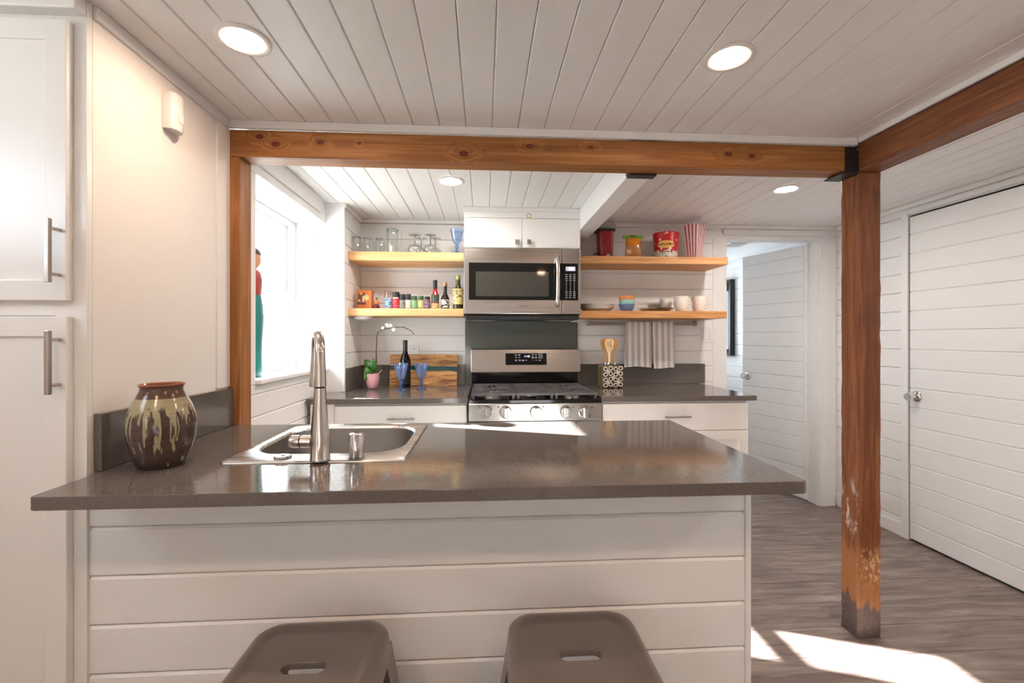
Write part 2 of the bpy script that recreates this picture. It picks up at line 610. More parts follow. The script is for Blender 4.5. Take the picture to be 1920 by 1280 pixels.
# ---- left drywall of the dining side, with its corner board
wl = struct(bx('wall_left', XL - 0.02, XL, 1.2105, YB0, 0, CEIL, 'drywall', bevel=0))
wl['label'] = 'smooth painted wall beside the tall cabinet'
bx('corner_board', XL, XL + 0.006, 1.738, YB0, 1.095, CEIL - 0.034, 'trim', wl, 0.001)
def trim(n, x0, x1, y0, y1, z0, z1, label, bevel=0.002):
    o = struct(bx('trim_%d' % n, x0, x1, y0, y1, z0, z1, 'trim', bevel=bevel))
    o['label'] = label
    return o
trim(1, XL, XL + 0.011, 1.2105, YB0 - 0.014, CEIL - 0.034, CEIL - 0.0006, 'ceiling trim strip along the smooth left wall')
trim(2, XL, 1.585, YB0 - 0.012, YB0 - 0.0005, 2.103, CEIL - 0.0006, 'white trim strip above the crossing timber beam')
trim(3, 1.582, 1.5935, YF, YB0 - 0.014, 2.112, CEIL - 0.0006, 'white trim strip above the long timber beam')

# ---- kitchen left wall with the deep window opening
WX = -1.18
YJ0, YJ1 = 2.03, 2.89            # the opening along the wall
ZS, ZH = 1.10, 2.0
wlk = struct(bx('wall_left_kitchen', -1.30, XL - 0.013, YB1, YJ1, 0, ZS - 0.02, 'backing', bevel=0))
wlk['label'] = 'white plank wall under the kitchen window'
for (z0, z1) in ((1.035, ZS - 0.022), (0.937, 1.035), (0.84, 0.937), (0.74, 0.84), (0.62, 0.74), (0.5, 0.62)):
    board('plank', (XL, YB1, z0), PY_, PZ_, PX_, YJ1 - YB1, z1 - z0, 0.012, 'plank_plain', wlk, 0.005)
bx('jamb_pier', -1.30, XL, YB1, YJ0, ZS - 0.02, CEIL, 'trim', wlk, 0.002)
bx('header', -1.30, XL, YJ0, YJ1, ZH, CEIL, 'trim', wlk, 0.002)
trim(4, XL, XL + 0.016, YB1 + 0.002, 2.80, 2.045, CEIL - 0.0006, 'upper trim board above the kitchen window opening')
trim(5, XL, XL + 0.006, YB1 + 0.002, 2.80, 2.002, 2.043, 'lower trim board above the kitchen window opening')
# the pillar that closes the niche
XN = -0.885
pil = struct(bx('wall_left_niche', -1.30, XN - 0.013, YJ1, YW + 0.1, 0, CEIL, 'trim', bevel=0.002))
pil['label'] = 'white wall pillar beside the kitchen window'
G0, GP = 1.186, 0.1155
def rows(z0, z1):
    k = math.floor((z0 - G0) / GP)
    while G0 + k * GP < z1 - 1e-6:
        a, b = max(z0, G0 + k * GP), min(z1, G0 + (k + 1) * GP)
        if b - a > 0.012:
            yield a, b
        k += 1
for a, b in rows(0.85, CEIL):
    board('plank', (XN, YJ1 + 0.022, a), PY_, PZ_, PX_, YW - YJ1 - 0.022, b - a, 0.012, 'plank_plain', pil, 0.004)
bx('corner_board', XN - 0.013, XN + 0.004, YJ1 - 0.004, YJ1 + 0.022, 0.945, CEIL, 'trim', pil, 0.001)
pst = MB().lathe((at_y(594, 446, YJ1).x, YJ1 - 0.0002, at_y(594, 446, YJ1).z), [(0.012, 0.0), (0.021, 0.0), (0.021, 0.0006), (0.012, 0.0006), (0.012, 0)], 20, axis='y')
obj('knot_stain', pst, M('knot_bleed_through', srgb(214, 186, 140), 0.5, var=0.2, scale=60), pil)
# window
win = empty_struct('window_1', (WX, 2.55, ZS))
win['label'] = 'white vinyl double hung window over the sill'
GY0, GY1 = 2.10, 2.78
f = MB()
f.box(WX - 0.07, WX + 0.0, GY1 + 0.055, YJ1 - 0.001, ZS, ZH)
f.box(WX - 0.07, WX + 0.0, YJ0 + 0.001, GY0 - 0.055, ZS, ZH)
f.box(WX - 0.07, WX + 0.0, GY0 - 0.055, GY1 + 0.055, ZH - 0.03, ZH - 0.0005)
f.box(WX - 0.07, WX + 0.0, GY0 - 0.055, GY1 + 0.055, ZS + 0.0005, ZS + 0.022)
obj('frame', f, 'vinyl', win, 0.003)
def sash(name, x0, x1, z0, z1, b, tp, sd):
    s = MB()
    s.box(x0, x1, GY1, GY1 + sd, z0, z1)
    s.box(x0, x1, GY0 - sd, GY0, z0, z1)
    s.box(x0, x1, GY0, GY1, z0, z0 + b)
    s.box(x0, x1, GY0, GY1, z1 - tp, z1)
    o = obj(name, s, 'vinyl', win, 0.003)
    bx('pane', (x0 + x1) / 2 - 0.002, (x0 + x1) / 2 + 0.002, GY0 - 0.004, GY1 + 0.004, z0 + b - 0.004, z1 - tp + 0.004, 'pane', o, 0)
    return o
us = sash('upper_sash', WX - 0.06, WX - 0.032, 1.545, 1.972, 0.05, 0.016, 0.053)
ls = sash('lower_sash', WX - 0.028, WX - 0.001, ZS + 0.024, 1.565, 0.03, 0.05, 0.04)
bx('latch', WX - 0.022, WX - 0.002, 2.46, 2.53, 1.5655, 1.583, 'vinyl', ls, 0.004)
bx('sensor_box', WX - 0.0005, WX + 0.028, 2.832, 2.868, 1.455, 1.525, 'plastic', win, 0.004)
bx('window_sill', WX - 0.07, XL + 0.022, YJ0 + 0.001, YJ1 - 0.001, ZS - 0.02, ZS, 'trim', win, 0.004)

# ---- back wall
wb = struct(bx('wall_back', XN - 0.013, 1.72, YW + 0.013, YW + 0.1, 0, CEIL, 'backing', bevel=0))
wb['label'] = 'white horizontal plank wall behind the shelves'
for a, b in rows(0.85, CEIL):
    board('plank', (XN - 0.001, YW, a), PX_, PZ_, NY, 1.722 - XN, b - a, 0.012, 'plank', wb, 0.004)
DX0, DX1, DZ = 1.827, 2.544, 2.03
bx('plank_header', 1.72, XR + 0.1, YW, YW + 0.1, DZ, CEIL, 'trim', wb, 0)
bx('jamb_board', 1.72, DX0, YW - 0.004, YW + 0.1, 0, DZ, 'trim', wb, 0.002)
bx('jamb_board', DX1, XR + 0.1, YW, YW + 0.1, 0, DZ, 'trim', wb, 0.002)
trim(6, XN, 0.63, YW - 0.018, YW - 0.0005, CEIL - 0.026, CEIL - 0.0006, 'crown strip over the glassware shelf')
trim(7, 0.74, XR - 0.001, YW - 0.018, YW - 0.0005, CEIL - 0.03, CEIL - 0.0006, 'crown strip over the popcorn shelf and doorway')
trim(8, XN + 0.0005, XN + 0.014, YJ1 + 0.001, YW - 0.02, CEIL - 0.028, CEIL - 0.0006, 'crown strip on the niche side wall')
trim(9, DX1 + 0.012, DX1 + 0.085, YW - 0.016, YW - 0.0005, 0, DZ + 0.03, 'door casing board beside the open plank door')
trim(10, DX0 - 0.03, DX1 + 0.085, YW - 0.016, YW - 0.0045, DZ + 0.031, DZ + 0.072, 'door casing head above the open plank door')
trim(12, DX1 + 0.087, XR - 0.014, YW - 0.011, YW - 0.0005, 0, DZ + 0.03, 'narrow corner board next to the door casing')

# ---- right wall with the closet door
R0, RP = 0.967, 0.1215
def rrows(z0, z1):
    k = math.floor((z0 - R0) / RP)
    while R0 + k * RP < z1 - 1e-6:
        a, b = max(z0, R0 + k * RP), min(z1, R0 + (k + 1) * RP)
        if b - a > 0.012:
            yield a, b
        k += 1
CY0, CY1, CZ = 1.915, 2.686, 2.066       # closet opening
wr = struct(bx('wall_right', XR + 0.013, XR + 0.1, YF - 0.1, YW + 0.1, 0, CEIL + 0.05, 'dark_gap', bevel=0))
wr['label'] = 'white horizontal plank wall around the closet door'
for a, b in rrows(0.0, CEIL):
    board('plank', (XR, CY1 + 0.004, a), PY_, PZ_, NX, YW - CY1 - 0.004, b - a, 0.012, 'plank_plain', wr, 0.005)
    if a > CZ - 0.02:
        board('plank', (XR, CY0 - 0.004, a), PY_, PZ_, NX, CY1 - CY0 + 0.008, b - a, 0.012, 'plank_plain', wr, 0.005)
    board('plank', (XR, YF, a), PY_, PZ_, NX, CY0 - 0.004 - YF, b - a, 0.012, 'plank_plain', wr, 0.005)
cd = empty_struct('door_2', (XR, (CY0 + CY1) / 2, 0))
cd['label'] = 'closed white plank closet door in the right wall'
bx('door_panel', XR + 0.001, XR + 0.0125, CY0 + 0.006, CY1 - 0.006, 0.012, CZ - 0.016, 'backing', cd, 0)
for a, b in rrows(0.012, CZ - 0.016):
    board('door_plank', (XR - 0.004, CY0 + 0.006, a), PY_, PZ_, NX, CY1 - CY0 - 0.012, b - a, 0.005, 'plank', cd, 0.0042)
def knob(parent, c, d, name='door_knob', r=0.026):
    """round knob with rose: c on the door face, d the outward axis"""
    d = Vector(d).normalized()
    rot = d.to_track_quat('Z', 'Y').to_matrix()
    mb = MB().lathe((0, 0, 0), [(0, 0), (0.032, 0), (0.034, 0.004), (0.028, 0.010), (0.013, 0.014), (0.011, 0.03), (0.016, 0.036), (r, 0.046), (r * 1.02, 0.056), (r * 0.85, 0.066), (r * 0.4, 0.068), (0.0, 0.066)], 24)
    mb.v = [tuple(rot @ Vector(p) + Vector(c)) for p in mb.v]
    return obj(name, mb, 'chrome', parent, smooth=40, label='polished chrome knob')
kp = at_x(1719, 743, XR - 0.004)
knob(cd, (XR - 0.004, kp.y, kp.z), NX)
trim(13, XR - 0.014, XR - 0.0005, CY1 + 0.003, CY1 + 0.05, 0, CZ + 0.03, 'casing board on the hinge-free side of the closet door')
trim(14, XR - 0.014, XR - 0.0005, CY0 - 0.05, CY1 + 0.002, CZ + 0.002, CZ + 0.03, 'casing board above the closet door')
trim(15, XR - 0.02, XR - 0.0005, YF, YW - 0.02, CEIL - 0.03, CEIL - 0.0006, 'crown strip along the right wall')
bbr = struct(bx('baseboard_right', XR - 0.012, XR - 0.0005, CY1 + 0.052, YW - 0.018, 0.0005, 0.085, 'trim', bevel=0.003))
bbr['label'] = 'short white baseboard between post and closet door'

# ---- bathroom beyond the doorway
BX1 = 2.78
wbr = struct(bx('wall_bath_right', BX1 + 0.013, BX1 + 0.1, YW + 0.1, 5.3, 0, 2.2, 'backing', bevel=0))
wbr['label'] = 'white plank wall of the room beyond the doorway'
for a, b in rrows(0.0, 2.15):
    board('plank', (BX1, YW + 0.1, a), PY_, PZ_, NX, 1.9, b - a, 0.012, 'plank_plain', wbr, 0.005)
tag(struct(bx('wall_bath_left', 1.55, 1.62, YW + 0.1, 5.3, 0, 2.2, 'drywall', bevel=0)), 'white left wall of the room beyond the doorway')
wbb = empty_struct('wall_bath_back', (2.2, 5.25, 0))
wbb['label'] = 'white back wall with an added light opening beyond the doorway'
for (a, b, c, d) in ((1.62, 2.0, 0, 2.2), (2.6, 2.78, 0, 2.2), (2.0, 2.6, 0, 1.15), (2.0, 2.6, 1.85, 2.2)):  # gap between the pieces is an opening added to light the bathroom
    bx('wall_piece', a, b, 5.2, 5.3, c, d, 'drywall', wbb, 0)
tag(struct(bx('ceiling_bath', 1.55, BX1 + 0.1, YW + 0.1, 5.3, 2.15, 2.2, 'trim', bevel=0)), 'white ceiling of the room beyond the doorway')
trim(16, BX1 - 0.03, BX1 - 0.0005, YW + 0.101, 5.19, 2.11, 2.1495, 'crown strip on the wall beyond the doorway')

# open plank door
hx, hy = DX1 - 0.012, YW + 0.085
fx, fy = 2.352, 3.94
ang = math.atan2(fy - hy, fx - hx)
dl = math.hypot(fy - hy, fx - hx)
d1 = empty_struct('door_1', (hx, hy, 0))
d1['label'] = 'white plank door standing open into the next room'
d1.rotation_euler = (0, 0, ang)
WORLD[d1] = Vector((0, 0, 0))
# local frame: x from hinge to free edge, +y is the face seen from the kitchen
bx('door_panel', 0, dl, -0.03, -0.001, 0.012, DZ - 0.012, 'plank_plain', d1, 0.002)
z = 0.012
while z < DZ - 0.013:
    z1 = min(z + 0.12, DZ - 0.012)
    board('door_plank', (0.03, 0.006, z), PX_, PZ_, PY_, dl - 0.03, z1 - z, 0.006, 'plank', d1, 0.005)
    z = z1
bx('edge_strip', 0.0, 0.029, 0, 0.004, 0.012, DZ - 0.012, 'plank_plain', d1, 0.001)
for hz in (0.22, 1.78):
    bx('hinge', -0.008, 0.012, 0.0042, 0.010, hz, hz + 0.09, 'trim', d1, 0.001)
knob(d1, (dl - 0.055, 0.006, 0.945), PY_)
knob(d1, (dl - 0.055, -0.03, 0.945), NY)
mp = at_x(1367, 526, BX1)
t = thing('wall_mirror', 'tall black framed panel hung beyond the doorway', 'mirror', (BX1 - 0.02, 5.0, 1.09))
bx('frame', BX1 - 0.055, BX1 - 0.0005, mp.y - 0.12, 5.19, 1.09, mp.z, 'black_metal', t, 0.003)
bx('panel', BX1 - 0.0575, BX1 - 0.0555, mp.y - 0.09, 5.17, 1.12, mp.z - 0.03, 'blackglass', t, 0)
v = at_z(1378, 455, 2.14)
t = thing('ceiling_vent', 'white square vent on the ceiling beyond the doorway', 'vent', (v.x, v.y, 2.118))
bx('cover', v.x - 0.09, v.x + 0.09, v.y - 0.09, v.y + 0.09, 2.12, 2.1495, 'plastic', t, 0.006)
for i in range(5):
    bx('slat', v.x - 0.07, v.x + 0.07, v.y - 0.064 + i * 0.03, v.y - 0.052 + i * 0.03, 2.114, 2.1195, 'plastic', t, 0.001)

# ---- living room behind the camera
wlo = empty_struct('wall_living_left', (XLL - 0.05, -0.6, 0))
wlo['label'] = 'white living room wall with two added window openings'
for (a, b, c, d) in ((YF, -2.15, 0, CEIL), (-1.25, 0.2, 0, CEIL), (-2.15, -1.25, 0, 1.54), (-2.15, -1.25, 2.0, CEIL),
                     (0.9, 1.2, 0, CEIL), (0.2, 0.9, 0, 1.56), (0.2, 0.9, 2.0, CEIL)):  # gaps between pieces are the added, unseen window openings
    bx('wall_piece', XLL - 0.1, XLL - 0.0005, a, b, c, d + (0.0115 if d == CEIL else 0), 'drywall', wlo, 0)
wfr = empty_struct('wall_front', (0.5, YF - 0.05, 0))
wfr['label'] = 'white living room wall opposite the kitchen'
bx('wall_piece', XLL - 0.1, XR + 0.1, YF - 0.1, YF - 0.051, 0, CEIL + 0.0115, 'drywall', wfr, 0)
def added_window(n, cx, cyy, w_, z0, z1, alongx, label):
    o = empty_struct('window_%d' % n, (cx, cyy, z0))
    o['label'] = label
    s = MB()
    for k in range(3):
        a = -w_ / 2 + k * (w_ - 0.06) / 2
        if alongx: s.box(cx + a, cx + a + 0.06, cyy - 0.03, cyy + 0.01, z0, z1)
        else: s.box(cx - 0.03, cx + 0.01, cyy + a, cyy + a + 0.06, z0, z1)
    for zz in (z0, z1 - 0.06):
        if alongx: s.box(cx - w_ / 2, cx + w_ / 2, cyy - 0.028, cyy + 0.008, zz, zz + 0.06)
        else: s.box(cx - 0.028, cx + 0.008, cyy - w_ / 2, cyy + w_ / 2, zz, zz + 0.06)
    obj('frame', s, 'vinyl', o, 0.002)
added_window(2, XLL - 0.02, -1.7, 0.9, 1.54, 2.0, False, 'added unseen living room window in the left wall')  # window added out of view to let in skylight
added_window(3, XLL - 0.02, 0.55, 0.7, 1.56, 2.0, False, 'small high window added unseen beside the tall cabinet')  # high window added out of view to brighten the tall cabinet
# outside the kitchen window
gnd = struct(bx('ground', -40, XLL - 0.2, -30, 40, -0.6, -0.5, M('pale_gravel', (0.42, 0.41, 0.38), 0.9, var=0.2, scale=8), bevel=0))
gnd['label'] = 'pale gravel ground outside the house'
t = thing('sun_shaping_post', 'slender white unseen post added outside the kitchen window to shape sunlight', 'post', (-1.60, 2.625, -0.5))  # unseen post added to cut the sun patch on the floor
bx('shaft', -1.65, -1.55, 2.56, 2.69, -0.5, 3.0, 'trim', t, 0.01)
bx('base', -1.68, -1.52, 2.53, 2.72, -0.5, -0.3, 'trim', t, 0.01)

# ================================================================== TIMBER FRAME
def kn(px, py, r, org):
    p = at_y(px, py, YB0)
    return (p.x - org[0], YB0 - org[1], p.z - org[2], r)
bo = (0.296, 1.865, 1.996)
KN = [kn(a, b, r, bo) for a, b, r in ((516, 270, .014), (486, 256, .013), (600, 267, .012), (673, 269, .006), (869, 288, .016), (993, 274, .013), (1107, 276, .010), (1365, 289, .014), (1409, 292, .011))]
mt['beamx'] = wood('honey_fir_beam', BEAM, 'x', 2.0, 20, 0.5, KN, rnd=False)
tag(obj('timber_beam', MB().box(XL + 0.001, 1.593, YB0, YB1, 1.996, 2.102), 'beamx', bevel=0.004),
    'honey coloured knotty timber beam crossing above the counter', 'beam')
mt['beamy'] = wood('weathered_fir_beam', POST, 'y', 2.6, 14, 0.55, ((-0.052, 0.55, 0.05, .012), (-0.052, -0.4, 0.09, .010)), rnd=False, warp=1.2, fine=0.45)
tag(obj('timber_beam', MB().box(1.594, 1.697, YF + 0.001, YB1, 1.994, 2.1115), 'beamy', bevel=0.005),
    'weathered red brown timber beam running above the dark post', 'beam')
mt['postl'] = wood('honey_fir_post', BEAM, 'z', 2.4, 18, 0.5, ((0.044, 0.0, 0.86, .013), (0.044, -0.02, 0.17, .010), (0.02, -0.045, 0.88, .012)), rnd=False)
tag(obj('timber_post', MB().box(-1.046, -0.958, YB0, YB1 - 0.001, 0, 1.9955), 'postl', bevel=0.003),
    'honey coloured timber post rising beside the grey upstand', 'post')
def post_wear(t, col):
    raw = N(t, 'ShaderNodeTexCoord').outputs['Object']
    sp = N(t, 'ShaderNodeSeparateXYZ'); L(t, raw, sp.inputs[0])
    x, y_, z_ = sp.outputs
    def cc(s):
        mp_ = N(t, 'ShaderNodeMapping'); mp_.inputs['Scale'].default_value = s; L(t, raw, mp_.inputs[0]); return mp_.outputs[0]
    jag = noise(t, cc((28, 28, 5)), 1.0, 4)
    ze = math_(t, 'ADD', z_, math_(t, 'MULTIPLY', math_(t, 'SUBTRACT', jag.outputs[0], 0.5), 0.28))
    raw_wood = mixc(t, noise(t, cc((60, 60, 8)), 1, 3).outputs[0], srgb(142, 90, 52), srgb(172, 120, 74))
    col = mixc(t, maprange(t, ze, 0.33, 0.40, 0.85, 0), col, raw_wood)
    sc1 = noise(t, cc((70, 70, 38)), 1.0, 5, 0.65)
    zb = math_(t, 'MULTIPLY', maprange(t, z_, 0.20, 0.28, 0, 1), maprange(t, z_, 0.34, 0.40, 1, 0))
    right = maprange(t, x, -0.045, -0.03)
    col = mixc(t, math_(t, 'MULTIPLY', math_(t, 'MULTIPLY', zb, right), maprange(t, sc1.outputs[0], 0.50, 0.58, 0, 0.75)), col, srgb(204, 182, 140))
    char = mixc(t, sc1.outputs[0], srgb(60, 50, 47), srgb(112, 98, 92))
    col = mixc(t, maprange(t, ze, 0.14, 0.165, 1, 0), col, char)
    # white paint smear on the left face
    sm = noise(t, cc((20, 26, 9)), 1.0, 5, 0.7)
    band = math_(t, 'MULTIPLY', maprange(t, z_, 0.40, 0.48), maprange(t, z_, 0.60, 0.70, 1, 0))
    left = maprange(t, x, -0.049, -0.045, 1, 0)
    col = mixc(t, math_(t, 'MULTIPLY', math_(t, 'MULTIPLY', band, left), maprange(t, sm.outputs[0], 0.5, 0.62, 0, 0.75)), col, srgb(214, 204, 196))
    sp2 = noise(t, cc((90, 90, 90)), 1.0, 1)
    low = maprange(t, z_, 0.45, 0.85, 1, 0)
    col = mixc(t, math_(t, 'MULTIPLY', low, maprange(t, sp2.outputs[0], 0.74, 0.78, 0, 0.7)), col, srgb(216, 196, 168))
    return col
mt['postr'] = wood('weathered_fir_post', POST, 'z', 2.2, 16, 0.5, (), rnd=False, warp=1.0, fine=0.4, wear=post_wear)
prof = []
rnd2 = random.Random(3)
loops = []
for i in range(41):
    z = 1.9935 * i / 40
    j = lambda: (rnd2.random() - 0.5) * 0.0035
    loops.append([(1.594 + j(), YB0 + j(), z), (1.697 + j(), YB0 + j(), z), (1.697 + j(), YB1 + j(), z), (1.594 + j(), YB1 + j(), z)])
tag(obj('timber_post', MB().loft(loops, True, True), 'postr', bevel=0.003),
    'weathered dark brown timber post standing on the floor, scuffed bottom', 'post')
t = thing('beam_hanger', 'black steel hanger joining the crossing beam and long beam', 'bracket', (1.56, 1.86, 1.99))
bx('side_plate', 1.535, 1.5935, YB0 - 0.006, YB0 - 0.0004, 1.990, 2.098, 'black_metal', t, 0.001)
bx('back_plate', 1.535, 1.5935, YB1 + 0.0004, YB1 + 0.006, 1.990, 2.098, 'black_metal', t, 0.001)
bx('seat_plate', 1.518, 1.5935, YB0 - 0.006, YB1 + 0.006, 1.984, 1.9895, 'black_metal', t, 0.001)
obj('bolt', MB().lathe((1.582, YB0 - 0.006, 2.085), [(0, 0), (0.007, 0), (0.007, 0.005), (0, 0.005)], 6, axis='y'), 'chrome', t, label='bright steel bolt head')
t = thing('beam_hanger', 'small black plate under the crossing beam holding the white joist', 'bracket', (0.685, 1.925, 1.99))
bx('seat_plate', 0.625, 0.745, YB1 - 0.012, YB1 + 0.03, 1.9865, 1.9955, 'black_metal', t, 0.001)
for xx in (0.622, 0.742):
    bx('side_plate', xx, xx + 0.006, YB1 + 0.001, YB1 + 0.03, 1.996, 2.10, 'black_metal', t, 0.001)
tag(obj('ceiling_joist', MB().box(0.63, 0.74, YB1 + 0.002, YW - 0.001, 1.9965, CEIL + 0.011), 'plank_plain', bevel=0.004),
    'white painted joist under the plank ceiling above the microwave', 'joist')

# recessed lamps
def lamp(px, py, label, pos=None, glow='lamp'):
    p = at_z(px, py, CEIL) if pos is None else Vector(pos)
    t = thing('recessed_light', label, 'light', (p.x, p.y, CEIL - 0.012), group='recessed ceiling lights')
    z = CEIL - 0.0006
    obj('trim_ring', MB().lathe((p.x, p.y, 0), [(0.072, z), (0.073, z - 0.003), (0.066, z - 0.006), (0.056, z - 0.004), (0.050, z - 0.0012), (0.050, z), (0.072, z)], 40), 'plastic', t, smooth=60)
    obj('diffuser', MB().lathe((p.x, p.y, 0), [(0, z), (0.0495, z), (0.0495, z - 0.001), (0, z - 0.001)], 32), glow, t)
lamp(456, 74, 'lit round recessed light nearest the smooth wall, before the beam')
lamp(1367, 107, 'lit round recessed light on the dining side near the long beam')
lamp(845, 339, 'lit round recessed light above the range and glassware shelves', glow='lamp_bright')
lamp(1474, 354, 'lit round recessed light in front of the open plank door', glow='lamp_bright')
for a, b, lab in ((-0.69, 0.0, 'added unseen recessed light above the stools, cabinet side'), (0.74, 0.0, 'added unseen recessed light above the stools, closet side'),
                  (2.2, 0.3, 'added unseen recessed light over the passage before the closet door')):
    lamp(0, 0, lab, (a, b, 0), 'lamp_added' if a < 1 else 'lamp_bright')  # three lamps added out of view to brighten the room

# ================================================================== CABINETRY
def pull(parent, p0, p1, out, r=0.006, stand=0.03, name='handle'):
    """square bar pull from p0 to p1 standing off along out"""
    p0, p1, out = Vector(p0), Vector(p1), Vector(out)
    mb = MB()
    d = (p1 - p0).normalized()
    s = d.cross(out)
    c = p0 + out * stand; e = p1 + out * stand
    mb.loft([[tuple(q + s * a * r + out * b * r) for a, b in ((-1, -1), (1, -1), (1, 1), (-1, 1))] for q in (c, e)], True, True)
    ln = (p1 - p0).length
    for k in (0.14, 0.86):
        q = p0 + d * ln * k
        mb.tube([q, q + out * (stand - r * 0.5)], 0.0045, 8)
    return obj(name, mb, 'nickel', parent, bevel=0.001, label='brushed nickel bar pull')
def shaker(parent, x0, x1, y, z0, z1, fr=0.055, th=0.02, name='door'):
    """shaker door facing -y, front at y"""
    mb = MB()
    a = [(x0, z0), (x1, z0), (x1, z1), (x0, z1)]
    b = [(x0 + fr, z0 + fr), (x1 - fr, z0 + fr), (x1 - fr, z1 - fr), (x0 + fr, z1 - fr)]
    L_ = lambda pts, yy: [(p[0], yy, p[1]) for p in pts]
    mb.loft([L_(a, y + th), L_(a, y), L_(b, y), L_(b, y + 0.008)], True, True)
    return obj(name, mb, 'cabinet', parent, bevel=0.0018)

# tall cabinet at the left
YC = 1.193
t = thing('pantry_cabinet', 'tall white cabinet with two shaker doors beside the smooth wall', 'cabinet', (-1.32, 1.5, 0))
bx('body', XLL + 0.001, XL - 0.0215, YC + 0.018, 1.80, 0, CEIL - 0.0006, 'cabinet', t, 0)
fm = MB()
fm.box(-1.075, XL, YC, YC + 0.017, 0, CEIL - 0.0006)
fm.box(XLL + 0.001, -1.60, YC, YC + 0.017, 0, CEIL - 0.0006)
fm.box(-1.60, -1.075, YC, YC + 0.017, 2.06, CEIL - 0.0006)
fm.box(-1.60, -1.075, YC, YC + 0.017, 1.34, 1.40)
fm.box(-1.60, -1.075, YC, YC + 0.017, 0.0, 0.10)
obj('face_frame', fm, 'cabinet', t, 0.001)
d = shaker(t, -1.63, -1.0305, YC - 0.0205, 1.377, 2.072, 0.05)
pull(d, (-1.046, YC - 0.0205, 1.418), (-1.046, YC - 0.0205, 1.572), NY, 0.0052)
d = shaker(t, -1.63, -1.0305, YC - 0.0205, 0.08, 1.338, 0.05)
pull(d, (-1.046, YC - 0.0205, 1.148), (-1.046, YC - 0.0205, 1.302), NY, 0.0052)
bx('crown', XLL + 0.001, XL + 0.001, YC - 0.034, YC - 0.0005, 2.092, CEIL - 0.0006, 'cabinet', t, 0.004)

# motion sensor on the smooth wall
a = at_x(301, 187, XL); b = at_x(327, 256, XL)
t = thing('motion_sensor', 'small white motion sensor mounted on the smooth wall', 'sensor', (XL, (a.y + b.y) / 2, b.z))
y0, y1 = a.y + 0.004, a.y + 0.066
loops = []
for z, s in ((b.z + 0.004, 0.9), (b.z + 0.016, 1.0), (b.z + 0.06, 1.0), (b.z + 0.112, 1.0), (b.z + 0.118, 0.92)):
    yc, hw = (y0 + y1) / 2, (y1 - y0) / 2 * s
    lp = [(XL + 0.0005, yc - hw, z)]
    for k in range(9):
        q = -1 + k / 4
        lp.append((XL + 0.012 + 0.026 * s * math.sqrt(max(0, 1 - (q * 0.86) ** 2)), yc + hw * q, z))
    lp.append((XL + 0.0005, yc + hw, z))
    loops.append(lp)
obj('housing', MB().loft(loops, True, True), 'plastic', t, smooth=50)
bx('lens', XL + 0.0375, XL + 0.0395, (y0 + y1) / 2 - 0.012, (y0 + y1) / 2 + 0.012, b.z + 0.03, b.z + 0.06, 'vinyl', t, 0.001)

# peninsula base of painted planks
YP = 1.20
PXR = 0.732
t = thing('peninsula_base', 'white plank clad base under the breakfast counter', 'counter base', (-0.13, 1.5, 0))
bx('back_panel', XL + 0.0005, PXR, YP + 0.013, YP + 0.03, 0, ZC - CT - 0.0006, 'backing', t, 0)
z = ZC - CT - 0.0006
lv = [0.802, 0.677, 0.552, 0.427, 0.302, 0.177, 0.052, 0.0]
for zb_ in lv:
    board('plank', (XL + 0.0005, YP, zb_), PX_, PZ_, NY, PXR - 0.012 - XL, z - zb_, 0.012, 'plank', t, 0.006)
    z = zb_
bx('corner_board', PXR - 0.011, PXR + 0.006, YP - 0.003, YP + 0.03, 0, ZC - CT - 0.0006, 'trim', t, 0.002)
bx('end_panel', PXR - 0.012, PXR, YP + 0.0305, 1.785, 0, ZC - CT - 0.0006, 'trim', t, 0.001)
bx('kitchen_side_panel', XL + 0.0005, PXR - 0.0125, 1.77, 1.785, 0.09, ZC - CT - 0.0006, 'cabinet', t, 0.001)

# worktop of the peninsula with the sink hole
CXL, CXR, CYF, CYB = -0.978, 0.772, 1.0226, 1.819
def rect(cx0, cx1, cy0, cy1, r, z):
    return rr((cx0 + cx1) / 2, (cy0 + cy1) / 2, cx1 - cx0, cy1 - cy0, r, z)
SX0, SX1, SY0, SY1 = -0.722, -0.219, 1.256, 1.772
hole = (SX0 + 0.02, SX1 - 0.02, SY0 + 0.02, SY1 - 0.02)
mb = MB().loft([rect(CXL, CXR, CYF, CYB, 0.012, ZC - CT), rect(CXL, CXR, CYF, CYB, 0.012, ZC), rect(*hole, 0.04, ZC), rect(*hole, 0.04, ZC - CT)], close=True)
tag(obj('countertop', mb, 'quartz', bevel=0.0025), 'grey quartz breakfast counter slab with an inset sink', 'countertop')
tag(bx('upstand', XL + 0.0005, XL + 0.02, 1.212, YB0 - 0.002, ZC + 0.0005, ZC + 0.147, 'quartz', bevel=0.0015), 'grey quartz upstand on the smooth wall behind the vase', 'upstand')

# sink
t = thing('kitchen_sink', 'drop in stainless steel sink set in the breakfast counter', 'sink', ((SX0 + SX1) / 2, (SY0 + SY1) / 2, ZC))
B0 = (SX0 + 0.03, SX1 - 0.03, SY0 + 0.085, SY1 - 0.026)
Bc = lambda g, r, z: rect(B0[0] + g, B0[1] - g, B0[2] + g, B0[3] - g, r, z)
mb = MB().loft([rect(SX0, SX1, SY0, SY1, 0.02, ZC + 0.0006), rect(SX0 + 0.001, SX1 - 0.001, SY0 + 0.001, SY1 - 0.001, 0.02, ZC + 0.003),
                rect(SX0 + 0.006, SX1 - 0.006, SY0 + 0.006, SY1 - 0.006, 0.02, ZC + 0.0052),
                Bc(-0.004, 0.11, ZC + 0.005), Bc(0.0, 0.11, ZC + 0.003), Bc(0.004, 0.108, ZC - 0.004)])
obj('rim', mb, 'sinksteel', t, smooth=50)
